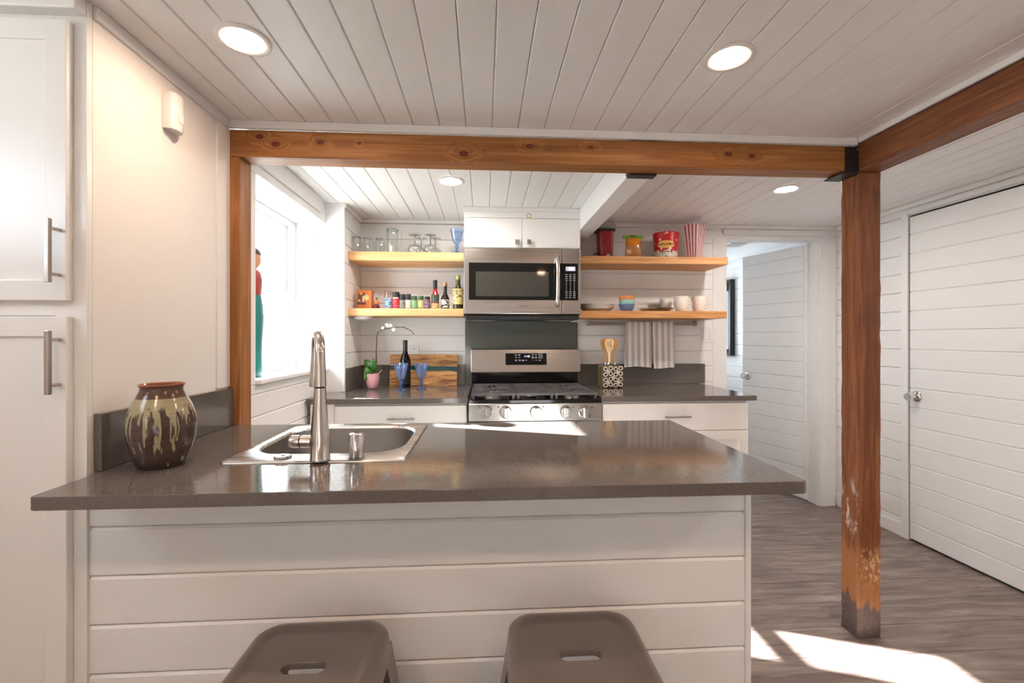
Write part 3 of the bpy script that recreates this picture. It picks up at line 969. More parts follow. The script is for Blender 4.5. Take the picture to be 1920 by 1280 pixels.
mb = MB().loft([Bc(0.004, 0.108, ZC - 0.004), Bc(0.016, 0.10, ZC - 0.10), Bc(0.03, 0.09, ZC - 0.15), Bc(0.06, 0.07, ZC - 0.165)], False, True)
obj('basin', mb, 'basinsteel', t, smooth=50)
obj('drain', MB().lathe(((B0[0] + B0[1]) / 2, (B0[2] + B0[3]) / 2, ZC - 0.1648), [(0, 0.002), (0.03, 0.002), (0.042, 0.004), (0.045, 0.0)], 24), 'chrome', t, smooth=40)
ZD = ZC + 0.0056
# faucet
fb = at_z(600, 862, ZD)
t = thing('faucet', 'brushed nickel pull down faucet standing on the sink deck', 'faucet', (fb.x, fb.y, ZD))
obj('body', MB().lathe(fb, [(0, 0), (0.0265, 0), (0.0268, 0.006), (0.0255, 0.008), (0.0252, 0.05), (0.0235, 0.085), (0.0195, 0.13), (0.0165, 0.17), (0.0155, 0.198), (0, 0.198)], 32), 'steel_v', t, smooth=40)
obj('joint_ring', MB().lathe(fb, [(0, 0.1985), (0.0145, 0.1985), (0.0145, 0.2025), (0, 0.2025)], 28), 'blackplastic', t)
sw = Vector((-0.43, 0.90, 0))
pts = []
top = 0.345
R_ = 0.052
for z in (0.203, 0.23, 0.26, top - R_):
    pts.append(fb + Vector((0, 0, z)))
for k in range(1, 11):
    a = PI * k / 10
    pts.append(fb + Vector((0, 0, top - R_ + R_ * math.sin(a))) + sw * (R_ - R_ * math.cos(a)))
obj('spout', MB().tube(pts, [0.0165, 0.0155, 0.0145, 0.0138] + [0.0135] * 10, 20), 'steel_v', t, smooth=50)
e = pts[-1]
obj('spray_head', MB().lathe((e.x, e.y, e.z - 0.10), [(0, 0), (0.017, 0), (0.0195, 0.003), (0.018, 0.03), (0.0145, 0.075), (0.0137, 0.0995), (0, 0.0995)], 24), 'steel_v', t, smooth=40)
hz = fb.z + 0.052
hm = MB().lathe((0, 0, 0), [(0, 0.0), (0.0165, 0), (0.0168, 0.026), (0.0172, 0.03), (0.0172, 0.052), (0.015, 0.057), (0, 0.057)], 24)
hm.v = [(fb.x - 0.022 - p[2], fb.y + p[0], hz + p[1]) for p in hm.v]
h = obj('handle', hm, 'steel_v', t, smooth=40)
rm = MB().lathe((0, 0, 0), [(0.0171, 0), (0.0176, 0), (0.0176, 0.003), (0.0171, 0.003), (0.0171, 0)], 24)
rm.v = [(fb.x - 0.0495 - p[2], fb.y + p[0], hz + p[1]) for p in rm.v]
obj('ring', rm, 'blackplastic', h)
obj('set_screw', MB().lathe((fb.x - 0.067, fb.y - 0.0170, hz - 0.002), [(0, 0), (0.002, 0), (0.002, 0.0008), (0, 0.0008)], 10, axis='y'), 'blackplastic', h)
p = at_z(668, 858, ZD)
t = thing('air_gap', 'short polished cylinder air gap cap on the sink deck', 'sink cap', p)
obj('cap', MB().lathe(p, [(0, 0.004), (0.0205, 0.004), (0.0205, 0.062), (0.0185, 0.068), (0.014, 0.07), (0, 0.07)], 32), 'chrome', t, smooth=40)
obj('base_ring', MB().lathe(p, [(0, 0), (0.0235, 0), (0.0235, 0.003), (0.0, 0.0038)], 32), 'steel', t, smooth=40)
p = at_z(530, 858, ZD)
t = thing('sink_hole_cover', 'flat round steel hole cover on the sink deck', 'sink cap', p)
obj('disc', MB().lathe(p, [(0, 0), (0.023, 0), (0.023, 0.004), (0.020, 0.007), (0.010, 0.0075), (0, 0.007)], 32), 'steel', t, smooth=40)
obj('boss', MB().lathe(p + Vector((0, 0, 0.0076)), [(0, 0), (0.008, 0), (0.007, 0.002), (0, 0.0025)], 20), 'chrome', t, smooth=40)

# ---- back counters
YCF = 2.56
SXL, SXR = -0.0885, 0.6745        # the range
PLG = [(-0.992, YCF), (SXL - 0.004, YCF), (SXL - 0.004, YW - 0.0005), (XN + 0.0005, YW - 0.0005), (XN + 0.0005, YJ1 - 0.005), (-0.992, YJ1 - 0.005)]
tag(obj('countertop', MB().prism(PLG, ZC - CT, ZC), 'quartz', bevel=0.002), 'grey quartz worktop between the window pillar and the range', 'countertop')
CRX = 1.613
tag(bx('countertop', SXR + 0.004, CRX, YCF, YW - 0.0005, ZC - CT, ZC, 'quartz', bevel=0.002), 'grey quartz worktop between the range and the open doorway', 'countertop')
UZ = ZC + 0.148
tag(bx('upstand', XN + 0.0205, -0.140, YW - 0.02, YW - 0.0005, ZC + 0.0005, UZ, 'quartz', bevel=0.001), 'grey quartz upstand behind the cutting board', 'upstand')
tag(bx('upstand', XN + 0.0005, XN + 0.02, YJ1 + 0.03, YW - 0.0005, ZC + 0.0005, UZ, 'quartz', bevel=0.001), 'short grey quartz upstand on the niche side wall', 'upstand')
ue = at_y(1322, 700, YW - 0.02).x
tag(bx('upstand', 0.70, ue, YW - 0.02, YW - 0.0005, ZC + 0.0005, UZ, 'quartz', bevel=0.001), 'grey quartz upstand below the hanging striped towels', 'upstand')
tag(bx('splashback', -0.139, 0.688, YW - 0.014, YW - 0.0005, ZC + 0.0005, 1.47, M('grey_green_slab', srgb(92, 94, 88), 0.10, var=0.05), bevel=0.001), 'grey stone splashback panel behind the range', 'splashback')

YCB = 2.588
def shelf_cab(name, label, loc, poly, x0, x1, hx0, hx1, filler=None):
    t = thing(name, label, 'cabinet', loc)
    obj('body', MB().prism(poly, 0.09, ZC - CT - 0.0006), 'cabinet', t)
    bx('toe_kick', min(p[0] for p in poly) + 0.01, max(p[0] for p in poly) - 0.01, YCB + 0.07, YCB + 0.2, 0, 0.0895, 'cabinet', t, 0)
    zt = ZC - CT - 0.014
    dz = at_y(1350, 806, YCB - 0.02).z
    dr = bx('drawer', x0, x1, YCB - 0.0205, YCB - 0.0005, dz + 0.0015, zt, 'cabinet', t, 0.0015)
    hz_ = at_y(750, 785, YCB - 0.04).z if x0 < 0 else at_y(1272, 781, YCB - 0.04).z
    pull(dr, (hx0, YCB - 0.0205, hz_), (hx1, YCB - 0.0205, hz_), NY, 0.005, 0.03)
    if x1 - x0 > 0.6:
        xm = (x0 + x1) / 2
        d1_ = shaker(t, x0, xm - 0.0015, YCB - 0.0205, 0.11, dz - 0.0015)
        d2_ = shaker(t, xm + 0.0015, x1, YCB - 0.0205, 0.11, dz - 0.0015)
        pull(d1_, (xm - 0.03, YCB - 0.0205, dz - 0.2), (xm - 0.03, YCB - 0.0205, dz - 0.06), NY)
        pull(d2_, (xm + 0.03, YCB - 0.0205, dz - 0.2), (xm + 0.03, YCB - 0.0205, dz - 0.06), NY)
    if filler:
        bx('filler', filler[0], filler[1], YCB - 0.012, YCB - 0.0005, 0.1, ZC - CT - 0.001, 'cabinet', t, 0.001)
    return t
yh = YCB - 0.05
lx0 = at_y(627, 760, YCB - 0.02).x
shelf_cab('base_cabinet', 'white base cabinet with drawer left of the range', (-0.53, 2.9, 0),
          [(-0.975, YCB), (SXL - 0.008, YCB), (SXL - 0.008, YW - 0.02), (XN + 0.001, YW - 0.02), (XN + 0.001, YJ1 - 0.006), (-0.975, YJ1 - 0.006)],
          lx0, SXL - 0.012, at_y(725, 785, yh).x, at_y(777, 785, yh).x, (-0.974, lx0 - 0.004))
crx = at_y(1403, 780, YCB - 0.02).x
shelf_cab('base_cabinet', 'white base cabinet with drawer between range and doorway', (1.1, 2.9, 0),
          [(SXR + 0.008, YCB), (crx, YCB), (crx, YW - 0.02), (SXR + 0.008, YW - 0.02)],
          SXR + 0.012, crx, at_y(1247, 781, yh).x, at_y(1296, 781, yh).x)

# ---- range
YR = 2.535
t = thing('gas_range', 'stainless steel gas range with five knobs and black grates', 'range', ((SXL + SXR) / 2, 2.9, 0))
bx('body', SXL, SXR, YR + 0.03, YW - 0.03, 0.05, 0.905, 'blackplastic', t, 0.002)
for xx in (SXL + 0.03, SXR - 0.07):
    for yy in (YR + 0.06, YW - 0.1):
        bx('foot', xx, xx + 0.04, yy, yy + 0.04, 0, 0.0495, 'blackplastic', t, 0.002)
zp0, zp1 = at_y(1003, 789, YR).z, at_y(1003, 757, YR).z
obj('control_panel', MB().prism([(YR, zp0), (YR + 0.0295, zp0), (YR + 0.0295, zp1 + 0.004), (YR + 0.012, zp1 + 0.004), (YR + 0.004, zp1)], SXL, SXR, 'x'), 'steel', t, 0.002)
od = bx('oven_door', SXL + 0.003, SXR - 0.003, YR + 0.002, YR + 0.0295, 0.20, zp0 - 0.006, 'steel', t, 0.003)
bx('oven_window', SXL + 0.12, SXR - 0.12, YR - 0.0005, YR + 0.0018, 0.36, 0.62, 'blackglass', od, 0.001)
obj('oven_handle', MB().tube([(SXL + 0.06, YR - 0.04, zp0 - 0.075), (SXR - 0.06, YR - 0.04, zp0 - 0.075)], 0.012, 14), 'steel', od, smooth=40)
bx('drawer', SXL + 0.003, SXR - 0.003, YR + 0.002, YR + 0.0295, 0.06, 0.194, 'steel', t, 0.003)
for px in (912, 948, 1005, 1061, 1097):
    c = at_y(px, 772.5, YR - 0.004)
    k = obj('knob', MB().lathe((c.x, YR - 0.0004, c.z), [(0, 0), (0.035, 0), (0.036, 0.004), (0.034, 0.012), (0.033, 0.024), (0.030, 0.028), (0, 0.028)], 32, axis='y'), 'chrome', t, smooth=40)
    bx('grip', c.x - 0.011, c.x + 0.011, YR - 0.044, YR - 0.0286, c.z - 0.029, c.z + 0.029, 'steel', k, 0.003)
    bx('mark', c.x - 0.046 if px < 1000 else c.x + 0.038, c.x - 0.038 if px < 1000 else c.x + 0.046, YR - 0.0009, YR - 0.0003, c.z + 0.026, c.z + 0.032, M('dial_print', (0.08, 0.07, 0.06), 0.5), t, 0)
ck = MB().loft([rect(SXL - 0.003, SXR + 0.003, YR + 0.012, 3.165, 0.008, 0.9055), rect(SXL - 0.003, SXR + 0.003, YR + 0.012, 3.165, 0.008, 0.928),
                rect(SXL + 0.004, SXR - 0.004, YR + 0.020, 3.16, 0.012, 0.933), rect(SXL + 0.03, SXR - 0.03, YR + 0.05, 3.14, 0.02, 0.924)], True, True)
obj('cooktop', ck, 'enamel', t, smooth=50)
ZG = 0.966
xs = [SXL + 0.012, SXL + 0.27, SXR - 0.27, SXR - 0.012]
gy0, gy1 = YR + 0.035, 3.125
def bar(mb, x0, y0, x1, y1, w_=0.011, z0=None, z1=ZG):
    d_ = Vector((x1 - x0, y1 - y0, 0)); n_ = Vector((-d_.y, d_.x, 0)).normalized() * w_ / 2
    a_, b_ = Vector((x0, y0, 0)), Vector((x1, y1, 0))
    z0 = z1 - 0.013 if z0 is None else z0
    lo = [a_ + n_, b_ + n_, b_ - n_, a_ - n_]
    mb.loft([[(q.x, q.y, z0) for q in lo], [(q.x, q.y, z1) for q in lo]], True, True)
burn = []
for gi in range(3):
    x0, x1 = xs[gi] + 0.002, xs[gi + 1] - 0.002
    mb = MB()
    xm = (x0 + x1) / 2
    for xx in (x0 + 0.006, x1 - 0.006):
        bar(mb, xx, gy0, xx, gy1, 0.013)
    for yy in (gy0 + 0.006, gy1 - 0.006, (gy0 + gy1) / 2):
        bar(mb, x0, yy, x1, yy, 0.016)
    cen = [gy0 + 0.15, gy1 - 0.15] if gi != 1 else [(gy0 + gy1) / 2]
    burn += [(xm, c_) for c_ in cen]
    nb = 13
    for i in range(1, nb):
        yy = gy0 + (gy1 - gy0) * i / nb
        hit = [c_ for c_ in cen if abs(yy - c_) < 0.085]
        if hit:
            h_ = math.sqrt(max(0, 0.088 ** 2 - (yy - hit[0]) ** 2))
            if xm - h_ > x0 + 0.012:
                bar(mb, x0, yy, xm - h_, yy, 0.014); bar(mb, xm + h_, yy, x1, yy, 0.014)
        else:
            bar(mb, x0, yy, x1, yy, 0.014)
    for c_ in cen:
        for k in range(6):
            a = PI * k / 3 + PI / 6
            bar(mb, xm + 0.028 * math.cos(a), c_ + 0.028 * math.sin(a), xm + 0.095 * math.cos(a), c_ + 0.095 * math.sin(a), 0.008)
    for xx in (x0 + 0.012, x1 - 0.012):
        for yy in (gy0 + 0.012, gy1 - 0.012):
            mb.box(xx - 0.007, xx + 0.007, yy - 0.007, yy + 0.007, 0.9245, ZG - 0.012)
    obj('grate', mb, 'iron', t, label='black cast iron grate')
for (bx_, by_) in burn:
    b_ = obj('burner', MB().lathe((bx_, by_, 0), [(0, 0.9245), (0.05, 0.9245), (0.046, 0.934), (0.036, 0.938), (0, 0.938)], 24), 'basinsteel', t, smooth=40)
    obj('burner_cap', MB().lathe((bx_, by_, 0), [(0, 0.9382), (0.034, 0.9382), (0.035, 0.944), (0.030, 0.947), (0, 0.947)], 24), 'enamel', b_, smooth=40)
YG = 3.15
zg0, zg1 = at_y(986, 699, YG).z, at_y(986, 654, YG).z
bx('riser', SXL + 0.001, SXR - 0.001, YG + 0.035, YW - 0.035, 0.9335, zg0 + 0.002, 'enamel', t, 0.001)
bg_ = obj('backguard', MB().prism([(YG, zg0 + 0.006), (YG + 0.004, zg0), (YW - 0.031, zg0), (YW - 0.031, zg1), (YG + 0.03, zg1), (YG + 0.02, zg1 - 0.004)], SXL - 0.004, SXR + 0.010, 'x'), 'steel', t, 0.002)
sl = (0.02) / (zg1 - zg0 - 0.01)
def bgy(z):
    return YG + sl * (z - zg0 - 0.006)
da, db = at_y(948, 684, YG + 0.008), at_y(1025, 662, YG + 0.008)
dm = MB()
lo = [(da.x, da.z), (db.x, da.z), (db.x, db.z), (da.x, db.z)]
dm.loft([[(p[0], bgy(p[1]) + 0.001, p[1]) for p in lo], [(p[0], bgy(p[1]) - 0.0016, p[1]) for p in lo]], True, True)
dp = obj('display', dm, 'blackglass', bg_, label='black glass control display')
tl = (PI / 2 - math.atan(sl), 0, 0)
mt['led'] = emis('blue_white_led', (0.62, 0.60, 1.0), 1.0)
mt['print'] = M('pale_grey_print', (0.45, 0.45, 0.46), 0.5)
q = at_y(988, 668, YG + 0.008)
text('1140', 0.021, 'led', dp, (q.x, bgy(q.z) - 0.0022, q.z), tl, 'clock_digits')
pm = MB()
for (px, py, wpx, hpx) in ((967.5, 665.5, 3.6, 2.6), (973.8, 665.5, 3.6, 2.6), (967.5, 670, 4, 1.2), (973.8, 670, 4, 1.2), (967.5, 675, 5.5, 1), (967.5, 676.6, 3.6, .8), (974.5, 675.3, 3.6, 2.4), (980.5, 675.5, 5, 2.6), (986.7, 675.2, 4, 1.2), (999.3, 665, 3.2, 2.8), (1005, 665, 3, 2.4), (999, 670, 4.4, 3), (1005, 670, 4.6, 2.6), (999.3, 675.2, 1.6, 1), (1005.5, 675.2, 2.4, 1.6), (1012, 675.2, 4, 2)):
    c = at_y(px, py, YG + 0.008); w_, h_ = wpx * 0.0018, hpx * 0.0018
    lo = [(c.x - w_, c.z - h_), (c.x + w_, c.z - h_), (c.x + w_, c.z + h_), (c.x - w_, c.z + h_)]
    pm.loft([[(p[0], bgy(p[1]) - 0.0017, p[1]) for p in lo], [(p[0], bgy(p[1]) - 0.0021, p[1]) for p in lo]], True, True)
obj('button_marks', pm, 'print', dp)['kind'] = 'stuff'
c = at_y(1013.5, 667.3, YG + 0.008)
pm = MB()
lo = [(c.x - 0.016, c.z - 0.018), (c.x + 0.016, c.z - 0.018), (c.x + 0.016, c.z + 0.018), (c.x - 0.016, c.z + 0.018)]
pm.loft([[(p[0], bgy(p[1]) - 0.0017, p[1]) for p in lo], [(p[0], bgy(p[1]) - 0.0021, p[1]) for p in lo]], True, True)
obj('key_pad', pm, M('grey_pad_print', (0.16, 0.17, 0.19), 0.3), dp)

# ---- microwave
YM = 2.90
ma, mb_ = at_y(869.5, 588, YM), at_y(1089, 466, YM)
t = thing('microwave', 'stainless steel over the range microwave with dark door window', 'microwave', ((ma.x + mb_.x) / 2, 3.08, ma.z - 0.03))
bx('body', ma.x, mb_.x, YM + 0.031, YW - 0.015, ma.z - 0.005, mb_.z, 'blackplastic', t, 0.002)
bx('vent_base', ma.x + 0.006, mb_.x - 0.006, YM + 0.02, YW - 0.02, ma.z - 0.036, ma.z - 0.0055, 'blackplastic', t, 0.008)
for (u0, u1) in ((0.06, 0.27), (0.72, 0.93)):
    ww = mb_.x - ma.x
    bx('grease_filter', ma.x + u0 * ww, ma.x + u1 * ww, YM + 0.07, YM + 0.2, ma.z - 0.0395, ma.z - 0.0365, 'nickel', t, 0.002)
split = at_y(1053.5, 500, YM).x
dr = bx('door', ma.x + 0.001, split - 0.001, YM, YM + 0.030, ma.z, mb_.z - 0.002, 'steel', t, 0.004)
cp = bx('control_panel', split + 0.001, mb_.x - 0.001, YM, YM + 0.030, ma.z, mb_.z - 0.002, 'steel', t, 0.004)
ga, gb = at_y(879, 562, YM), at_y(1084, 494, YM)
gl = bx('door_glass', ga.x, split - 0.0015, YM - 0.002, YM + 0.0015, ga.z, gb.z, 'blackglass', dr, 0.001, label='black glass door window')
wa, wb_ = at_y(892, 555, YM), at_y(1029, 510, YM)
bx('window_mesh', wa.x, wb_.x, YM - 0.0026, YM - 0.0021, wa.z, wb_.z, 'ovenwindow', gl, 0)
kb = bx('key_panel', split + 0.0015, gb.x, YM - 0.002, YM + 0.0015, ga.z, gb.z, 'blackglass', cp, 0.001, label='black glass key panel')
sa, sb = at_y(1060.5, 508, YM), at_y(1078.5, 500, YM)
ds = bx('display', sa.x, sb.x, YM - 0.0027, YM - 0.0021, sa.z, sb.z, emis('display_backlight', (0.20, 0.23, 0.55), 0.22), kb, 0)
text('1:28', 0.022, 'led', ds, ((sa.x + sb.x) / 2, YM - 0.0029, (sa.z + sb.z) / 2), (PI / 2, 0, 0), 'clock_digits')
pm = MB()
for r_ in range(13):
    for c_ in range(3):
        px_, py_ = 1062 + c_ * 7.3, 514.6 + r_ * 3.62
        ww = 2.2 if r_ < 4 or r_ > 8 else 0.9
        q = at_y(px_, py_, YM)
        pm.box(q.x - ww * 0.0034, q.x + ww * 0.0034, YM - 0.0026, YM - 0.0021, q.z - 0.0026, q.z + 0.0026)
obj('button_marks', pm, 'print', kb)['kind'] = 'stuff'
hx_ = at_y(1045.5, 520, YM - 0.03).x
hz0, hz1 = at_y(1045, 573, YM - 0.03).z, at_y(1045, 480, YM - 0.03).z
hp = []
for k in range(13):
    f_ = k / 12
    hp.append((hx_, YM - 0.012 - 0.036 * math.sin(PI * f_) ** 0.5, hz0 + (hz1 - hz0) * f_))
hp = [(hx_, YM - 0.0005, hz0 + 0.006)] + hp + [(hx_, YM - 0.0005, hz1 - 0.006)]
obj('handle', MB().tube(hp, 0.0135, 14), 'steel_v', dr, smooth=50)
q = at_y(982, 574, YM)
mt['brand'] = M('dark_badge_print', (0.10, 0.09, 0.08), 0.4)
text('Whirlpool', 0.015, 'brand', dr, (q.x, YM - 0.0006, q.z), (PI / 2, 0, 0), 'brand_lettering')
q = at_y(1085, 691, YG)

# cabinet over the microwave
YU = 2.915
ca, cb = at_y(870, 465, YU), at_y(1088, 411, YU)
t = thing('wall_cabinet', 'small white two door cabinet above the microwave', 'cabinet', ((ca.x + cb.x) / 2, 3.1, mb_.z))
bx('body', ca.x, cb.x, YU + 0.0205, YW - 0.001, mb_.z + 0.001, CEIL - 0.0006, 'cabinet', t, 0)
bx('top_board', ca.x - 0.002, cb.x + 0.002, YU + 0.004, YU + 0.02, cb.z + 0.003, CEIL - 0.0006, 'plank_plain', t, 0.001)
bx('crown', ca.x - 0.006, cb.x + 0.006, YU - 0.006, YU + 0.0035, CEIL - 0.025, CEIL - 0.0006, 'trim', t, 0.002)
xm = at_y(979, 440, YU).x
for i, (x0, x1, kx) in enumerate(((ca.x, xm - 0.0015, 969.3), (xm + 0.0015, cb.x, 991.2))):
    dd = bx('door', x0, x1, YU, YU + 0.02, mb_.z + 0.003, cb.z, 'cabinet', t, 0.0015)
    k = at_y(kx, 454.5, YU)
    mbk = MB()
    mbk.loft([[(p[0], YU - 0.0004, p[1]) for p in ((k.x - .006, k.z - .006), (k.x + .006, k.z - .006), (k.x + .006, k.z + .006), (k.x - .006, k.z + .006))],
              [(p[0], YU - 0.014, p[1]) for p in ((k.x - .006, k.z - .006), (k.x + .006, k.z - .006), (k.x + .006, k.z + .006), (k.x - .006, k.z + .006))],
              [(p[0], YU - 0.016, p[1]) for p in ((k.x - .015, k.z - .015), (k.x + .015, k.z - .015), (k.x + .015, k.z + .015), (k.x - .015, k.z + .015))],
              [(p[0], YU - 0.026, p[1]) for p in ((k.x - .015, k.z - .015), (k.x + .015, k.z - .015), (k.x + .015, k.z + .015), (k.x - .015, k.z + .015))]], True, True)
    obj('knob', mbk, 'nickel', dd, 0.002, label='square nickel knob')
q = at_y(992, 404.5, YU)
obj('knot_stain', MB().lathe((q.x, YU + 0.0038, q.z), [(0.010, 0), (0.017, 0), (0.017, 0.0006), (0.010, 0.0006), (0.010, 0)], 18, axis='y'), bpy.data.materials['knot_bleed_through'], t)

# ---- shelves
mt['oak'] = wood('pale_oak', OAK, 'x', 2.2, 18, 0.5, fine=0.2)
mt['oak2'] = wood('amber_oak', OAK2, 'x', 2.2, 14, 0.5, fine=0.25, warp=1.6)
YS = 2.975
def shelf(label, x0, x1, z0, z1, mat, cl=True):
    t = thing('wall_shelf', label, 'shelf', ((x0 + x1) / 2, 3.12, z0 - 0.018), group='floating oak shelves')
    bx('board', x0, x1, YS, YW - 0.0005, z0, z1, mat, t, 0.002)
    bx('cleat', x0 + 0.001, min(x1, 1.5), YW - 0.016, YW - 0.0005, z0 - 0.02, z0 - 0.0003, 'trim', t, 0.001)
    return t
SL0, SL1 = XN + 0.0005, ma.x - 0.003
zLT1, zLT0 = at_y(760, 472, YS).z, at_y(760, 488.5, YS).z
zLB1, zLB0 = at_y(760, 578, YS).z, at_y(760, 592, YS).z
zRT1, zRT0 = at_y(1230, 480.7, YS).z, at_y(1230, 494.5, YS).z
zRB1, zRB0 = at_y(1230, 582.7, YS).z, at_y(1230, 596, YS).z
shelf('oak shelf carrying clear glassware and one blue goblet', SL0, SL1, zLT0, zLT1, 'oak')
shelf('oak shelf carrying spice jars and bottles', SL0, SL1, zLB0, zLB1, 'oak')
shelf('oak shelf carrying the popcorn machine and striped boxes', mb_.x + 0.003, at_y(1365, 488, YS).x, zRT0, zRT1, 'oak2')
shelf('oak shelf carrying plates, bowls and white mugs', mb_.x + 0.003, at_y(1363, 590, YS).x, zRB0, zRB1, 'oak2')
c = at_z(668, 594, zLB0)
t = thing('puck_light', 'white round puck fixed under the spice shelf', 'light', (XN + 0.075, 3.06, zLB0 - 0.022))
obj('housing', MB().lathe((XN + 0.075, 3.06, zLB0), [(0, -0.0004), (0.062, -0.0004), (0.064, -0.006), (0.060, -0.016), (0.045, -0.021), (0, -0.021)], 32), 'plastic', t, smooth=40)
obj('cap', MB().lathe((XN + 0.075, 3.06, zLB0 - 0.0212), [(0, 0), (0.03, 0), (0.027, -0.003), (0, -0.004)], 24), 'vinyl', t, smooth=40)

# ================================================================== THINGS
def on(px, py, z):
    p = at_z(px, py, z)
    return p

# ---- stools
def stool(label, cx, cyy):
    SZ = 0.612
    t = thing('metal_stool', label, 'stool', (cx, cyy, 0), 0.0, group='metal stools at the breakfast counter')
    W_ = 0.305
    R = lambda g, r, z: rr(0, 0, W_ - 2 * g, W_ - 2 * g, r, z)
    S = lambda g, z: rr(0, 0.0, 0.088 - 2 * g, 0.030 - 2 * g, 0.0149 - g, z)
    loops = [S(0, SZ - 0.022), S(0, SZ - 0.012), S(-0.0015, SZ - 0.0085), S(-0.004, SZ - 0.008), R(0.045, 0.030, SZ - 0.0085), R(0.034, 0.038, SZ - 0.0075), R(0.029, 0.042, SZ - 0.002),
             R(0.020, 0.048, SZ), R(0.009, 0.052, SZ - 0.004), R(0.002, 0.054, SZ - 0.014), R(0.0, 0.055, SZ - 0.028), R(-0.004, 0.056, SZ - 0.062), R(-0.003, 0.055, SZ - 0.062), R(0.002, 0.054, SZ - 0.03)]
    obj('seat', MB().loft(loops), 'stool', t, smooth=45)
    for sx in (-1, 1):
        for sy in (-1, 1):
            mb = MB()
            lp = []
            for z, s, w_ in ((SZ - 0.058, 0.136, 0.052), (0.30, 0.172, 0.040), (0.012, 0.204, 0.030)):
                a = Vector((sx * s, sy * s, z))
                th = 0.003
                lp.append([tuple(a + Vector(v_)) for v_ in ((sx * 0.012, sy * 0.012, 0), (-sx * w_, sy * 0.012, 0), (-sx * w_, sy * (0.012 - th), 0),
                           (sx * (0.012 - th), sy * (0.012 - th), 0), (sx * (0.012 - th), -sy * w_, 0), (sx * 0.012, -sy * w_, 0))])
            mb.loft(lp, True, True)
            l = obj('leg', mb, 'stool', t)
            q = Vector((sx * 0.199, sy * 0.199, 0))
            obj('rubber_foot', MB().box(q.x - 0.022, q.x + 0.022, q.y - 0.022, q.y + 0.022, 0, 0.0117), 'blackplastic', l, 0.002)
    k = 0.168
    for (a, b) in (((-k, -k), (k, -k)), ((k, -k), (k, k)), ((k, k), (-k, k)), ((-k, k), (-k, -k))):
        obj('stretcher', MB().tube([(a[0], a[1], 0.29), (b[0], b[1], 0.29)], 0.008, 10), 'stool', t, smooth=40)
    return t
stool('gunmetal stool with slotted seat below the sink side of the counter', -0.372, 0.950)
stool('gunmetal stool with slotted seat below the open end of the counter', 0.207, 0.952)

# ---- vase
def vase_mat():
    m, t, b = nt('drip_glaze')
    tc = N(t, 'ShaderNodeTexCoord').outputs['Object']
    sp = N(t, 'ShaderNodeSeparateXYZ'); L(t, tc, sp.inputs[0])
    mp_ = N(t, 'ShaderNodeMapping'); mp_.inputs['Scale'].default_value = (95, 95, 3.5); L(t, tc, mp_.inputs[0])
    n = noise(t, mp_.outputs[0], 1.0, 2, 0.5, 0.3)
    z = sp.outputs[2]
    f_ = noise(t, coords(t, (6, 6, 160), False), 1.0, 3)
    brown = mixc(t, f_.outputs[0], srgb(54, 40, 38), srgb(92, 74, 70))
    glaze = mixc(t, f_.outputs[0], srgb(138, 128, 100), srgb(168, 158, 128))
    thr = maprange(t, z, 0.0, 0.185, 0.70, 0.40, False)
    dripf = maprange(t, math_(t, 'SUBTRACT', n.outputs[0], thr), 0.0, 0.03)
    solid = maprange(t, z, 0.150, 0.168)
    col = mixc(t, math_(t, 'MAXIMUM', dripf, solid), brown, glaze)
    neck = mixc(t, f_.outputs[0], srgb(66, 46, 38), srgb(104, 76, 62))
    col = mixc(t, maprange(t, z, 0.181, 0.183), col, neck)
    col = mixc(t, maprange(t, z, 0.2135, 0.215), col, srgb(150, 84, 50))
    L(t, col, b.inputs['Base Color'])
    b.inputs['Roughness'].default_value = 0.16
    bump(t, b, f_.outputs[0], 0.25, 0.002)
    return m
vc = Vector((-0.866, 1.262, ZC + 0.0004))
vp = [(0, 0), (0.050, 0), (0.054, 0.003), (0.066, 0.035), (0.076, 0.075), (0.079, 0.105), (0.076, 0.135), (0.067, 0.162), (0.056, 0.183), (0.049, 0.200), (0.0475, 0.208), (0.052, 0.2175), (0.050, 0.2185), (0.0455, 0.213), (0.044, 0.205), (0.050, 0.185), (0.062, 0.16), (0.070, 0.12), (0.066, 0.06), (0.045, 0.012), (0, 0.010)]
t = thing('vase', 'brown stoneware vase with dripping cream glaze on the counter', 'vase', vc)
obj('pot', MB().lathe(vc, vp[:12] + vp[12:], 56), vase_mat(), t, smooth=50)

# ---- figurine on the sill
fp = Vector((-1.085, 2.175, ZS + 0.0005))
t = thing('carved_figurine', 'tall carved figurine with teal skirt standing on the window sill', 'figurine', fp)
def oval(cx, cy, z, a, b, n=20):
    return [(cx + a * math.cos(2 * PI * i / n), cy + b * math.sin(2 * PI * i / n), z) for i in range(n)]
def ov(*rows_):
    return [oval(fp.x + r[3] if len(r) > 3 else fp.x, fp.y, fp.z + r[0], r[1], r[2]) for r in rows_]
mt['teal'] = wood('teal_painted_wood', [(0.3, srgb(6, 84, 84)), (0.5, srgb(14, 120, 112)), (0.75, srgb(40, 150, 130))], 'z', 3, 10, 0.45)
obj('skirt', MB().loft(ov((0, .030, .062), (.03, .034, .066), (.10, .03, .064), (.20, .032, .068), (.24, .034, .076), (.28, .036, .076), (.34, .034, .068), (.385, .03, .050)), True, True), 'teal', t, smooth=60)
obj('torso', MB().loft(ov((.3855, .030, .050), (.42, .032, .052), (.46, .034, .056), (.495, .028, .048), (.508, .014, .018)), True, True), M('red_painted_wood', srgb(150, 48, 44), 0.5, var=0.15), t, smooth=60)
obj('head', MB().loft(ov((.5085, .013, .014), (.52, .02, .03), (.535, .026, .052), (.56, .028, .054), (.575, .026, .05)), True, True), M('tan_painted_wood', srgb(196, 140, 104), 0.5), t, smooth=60)
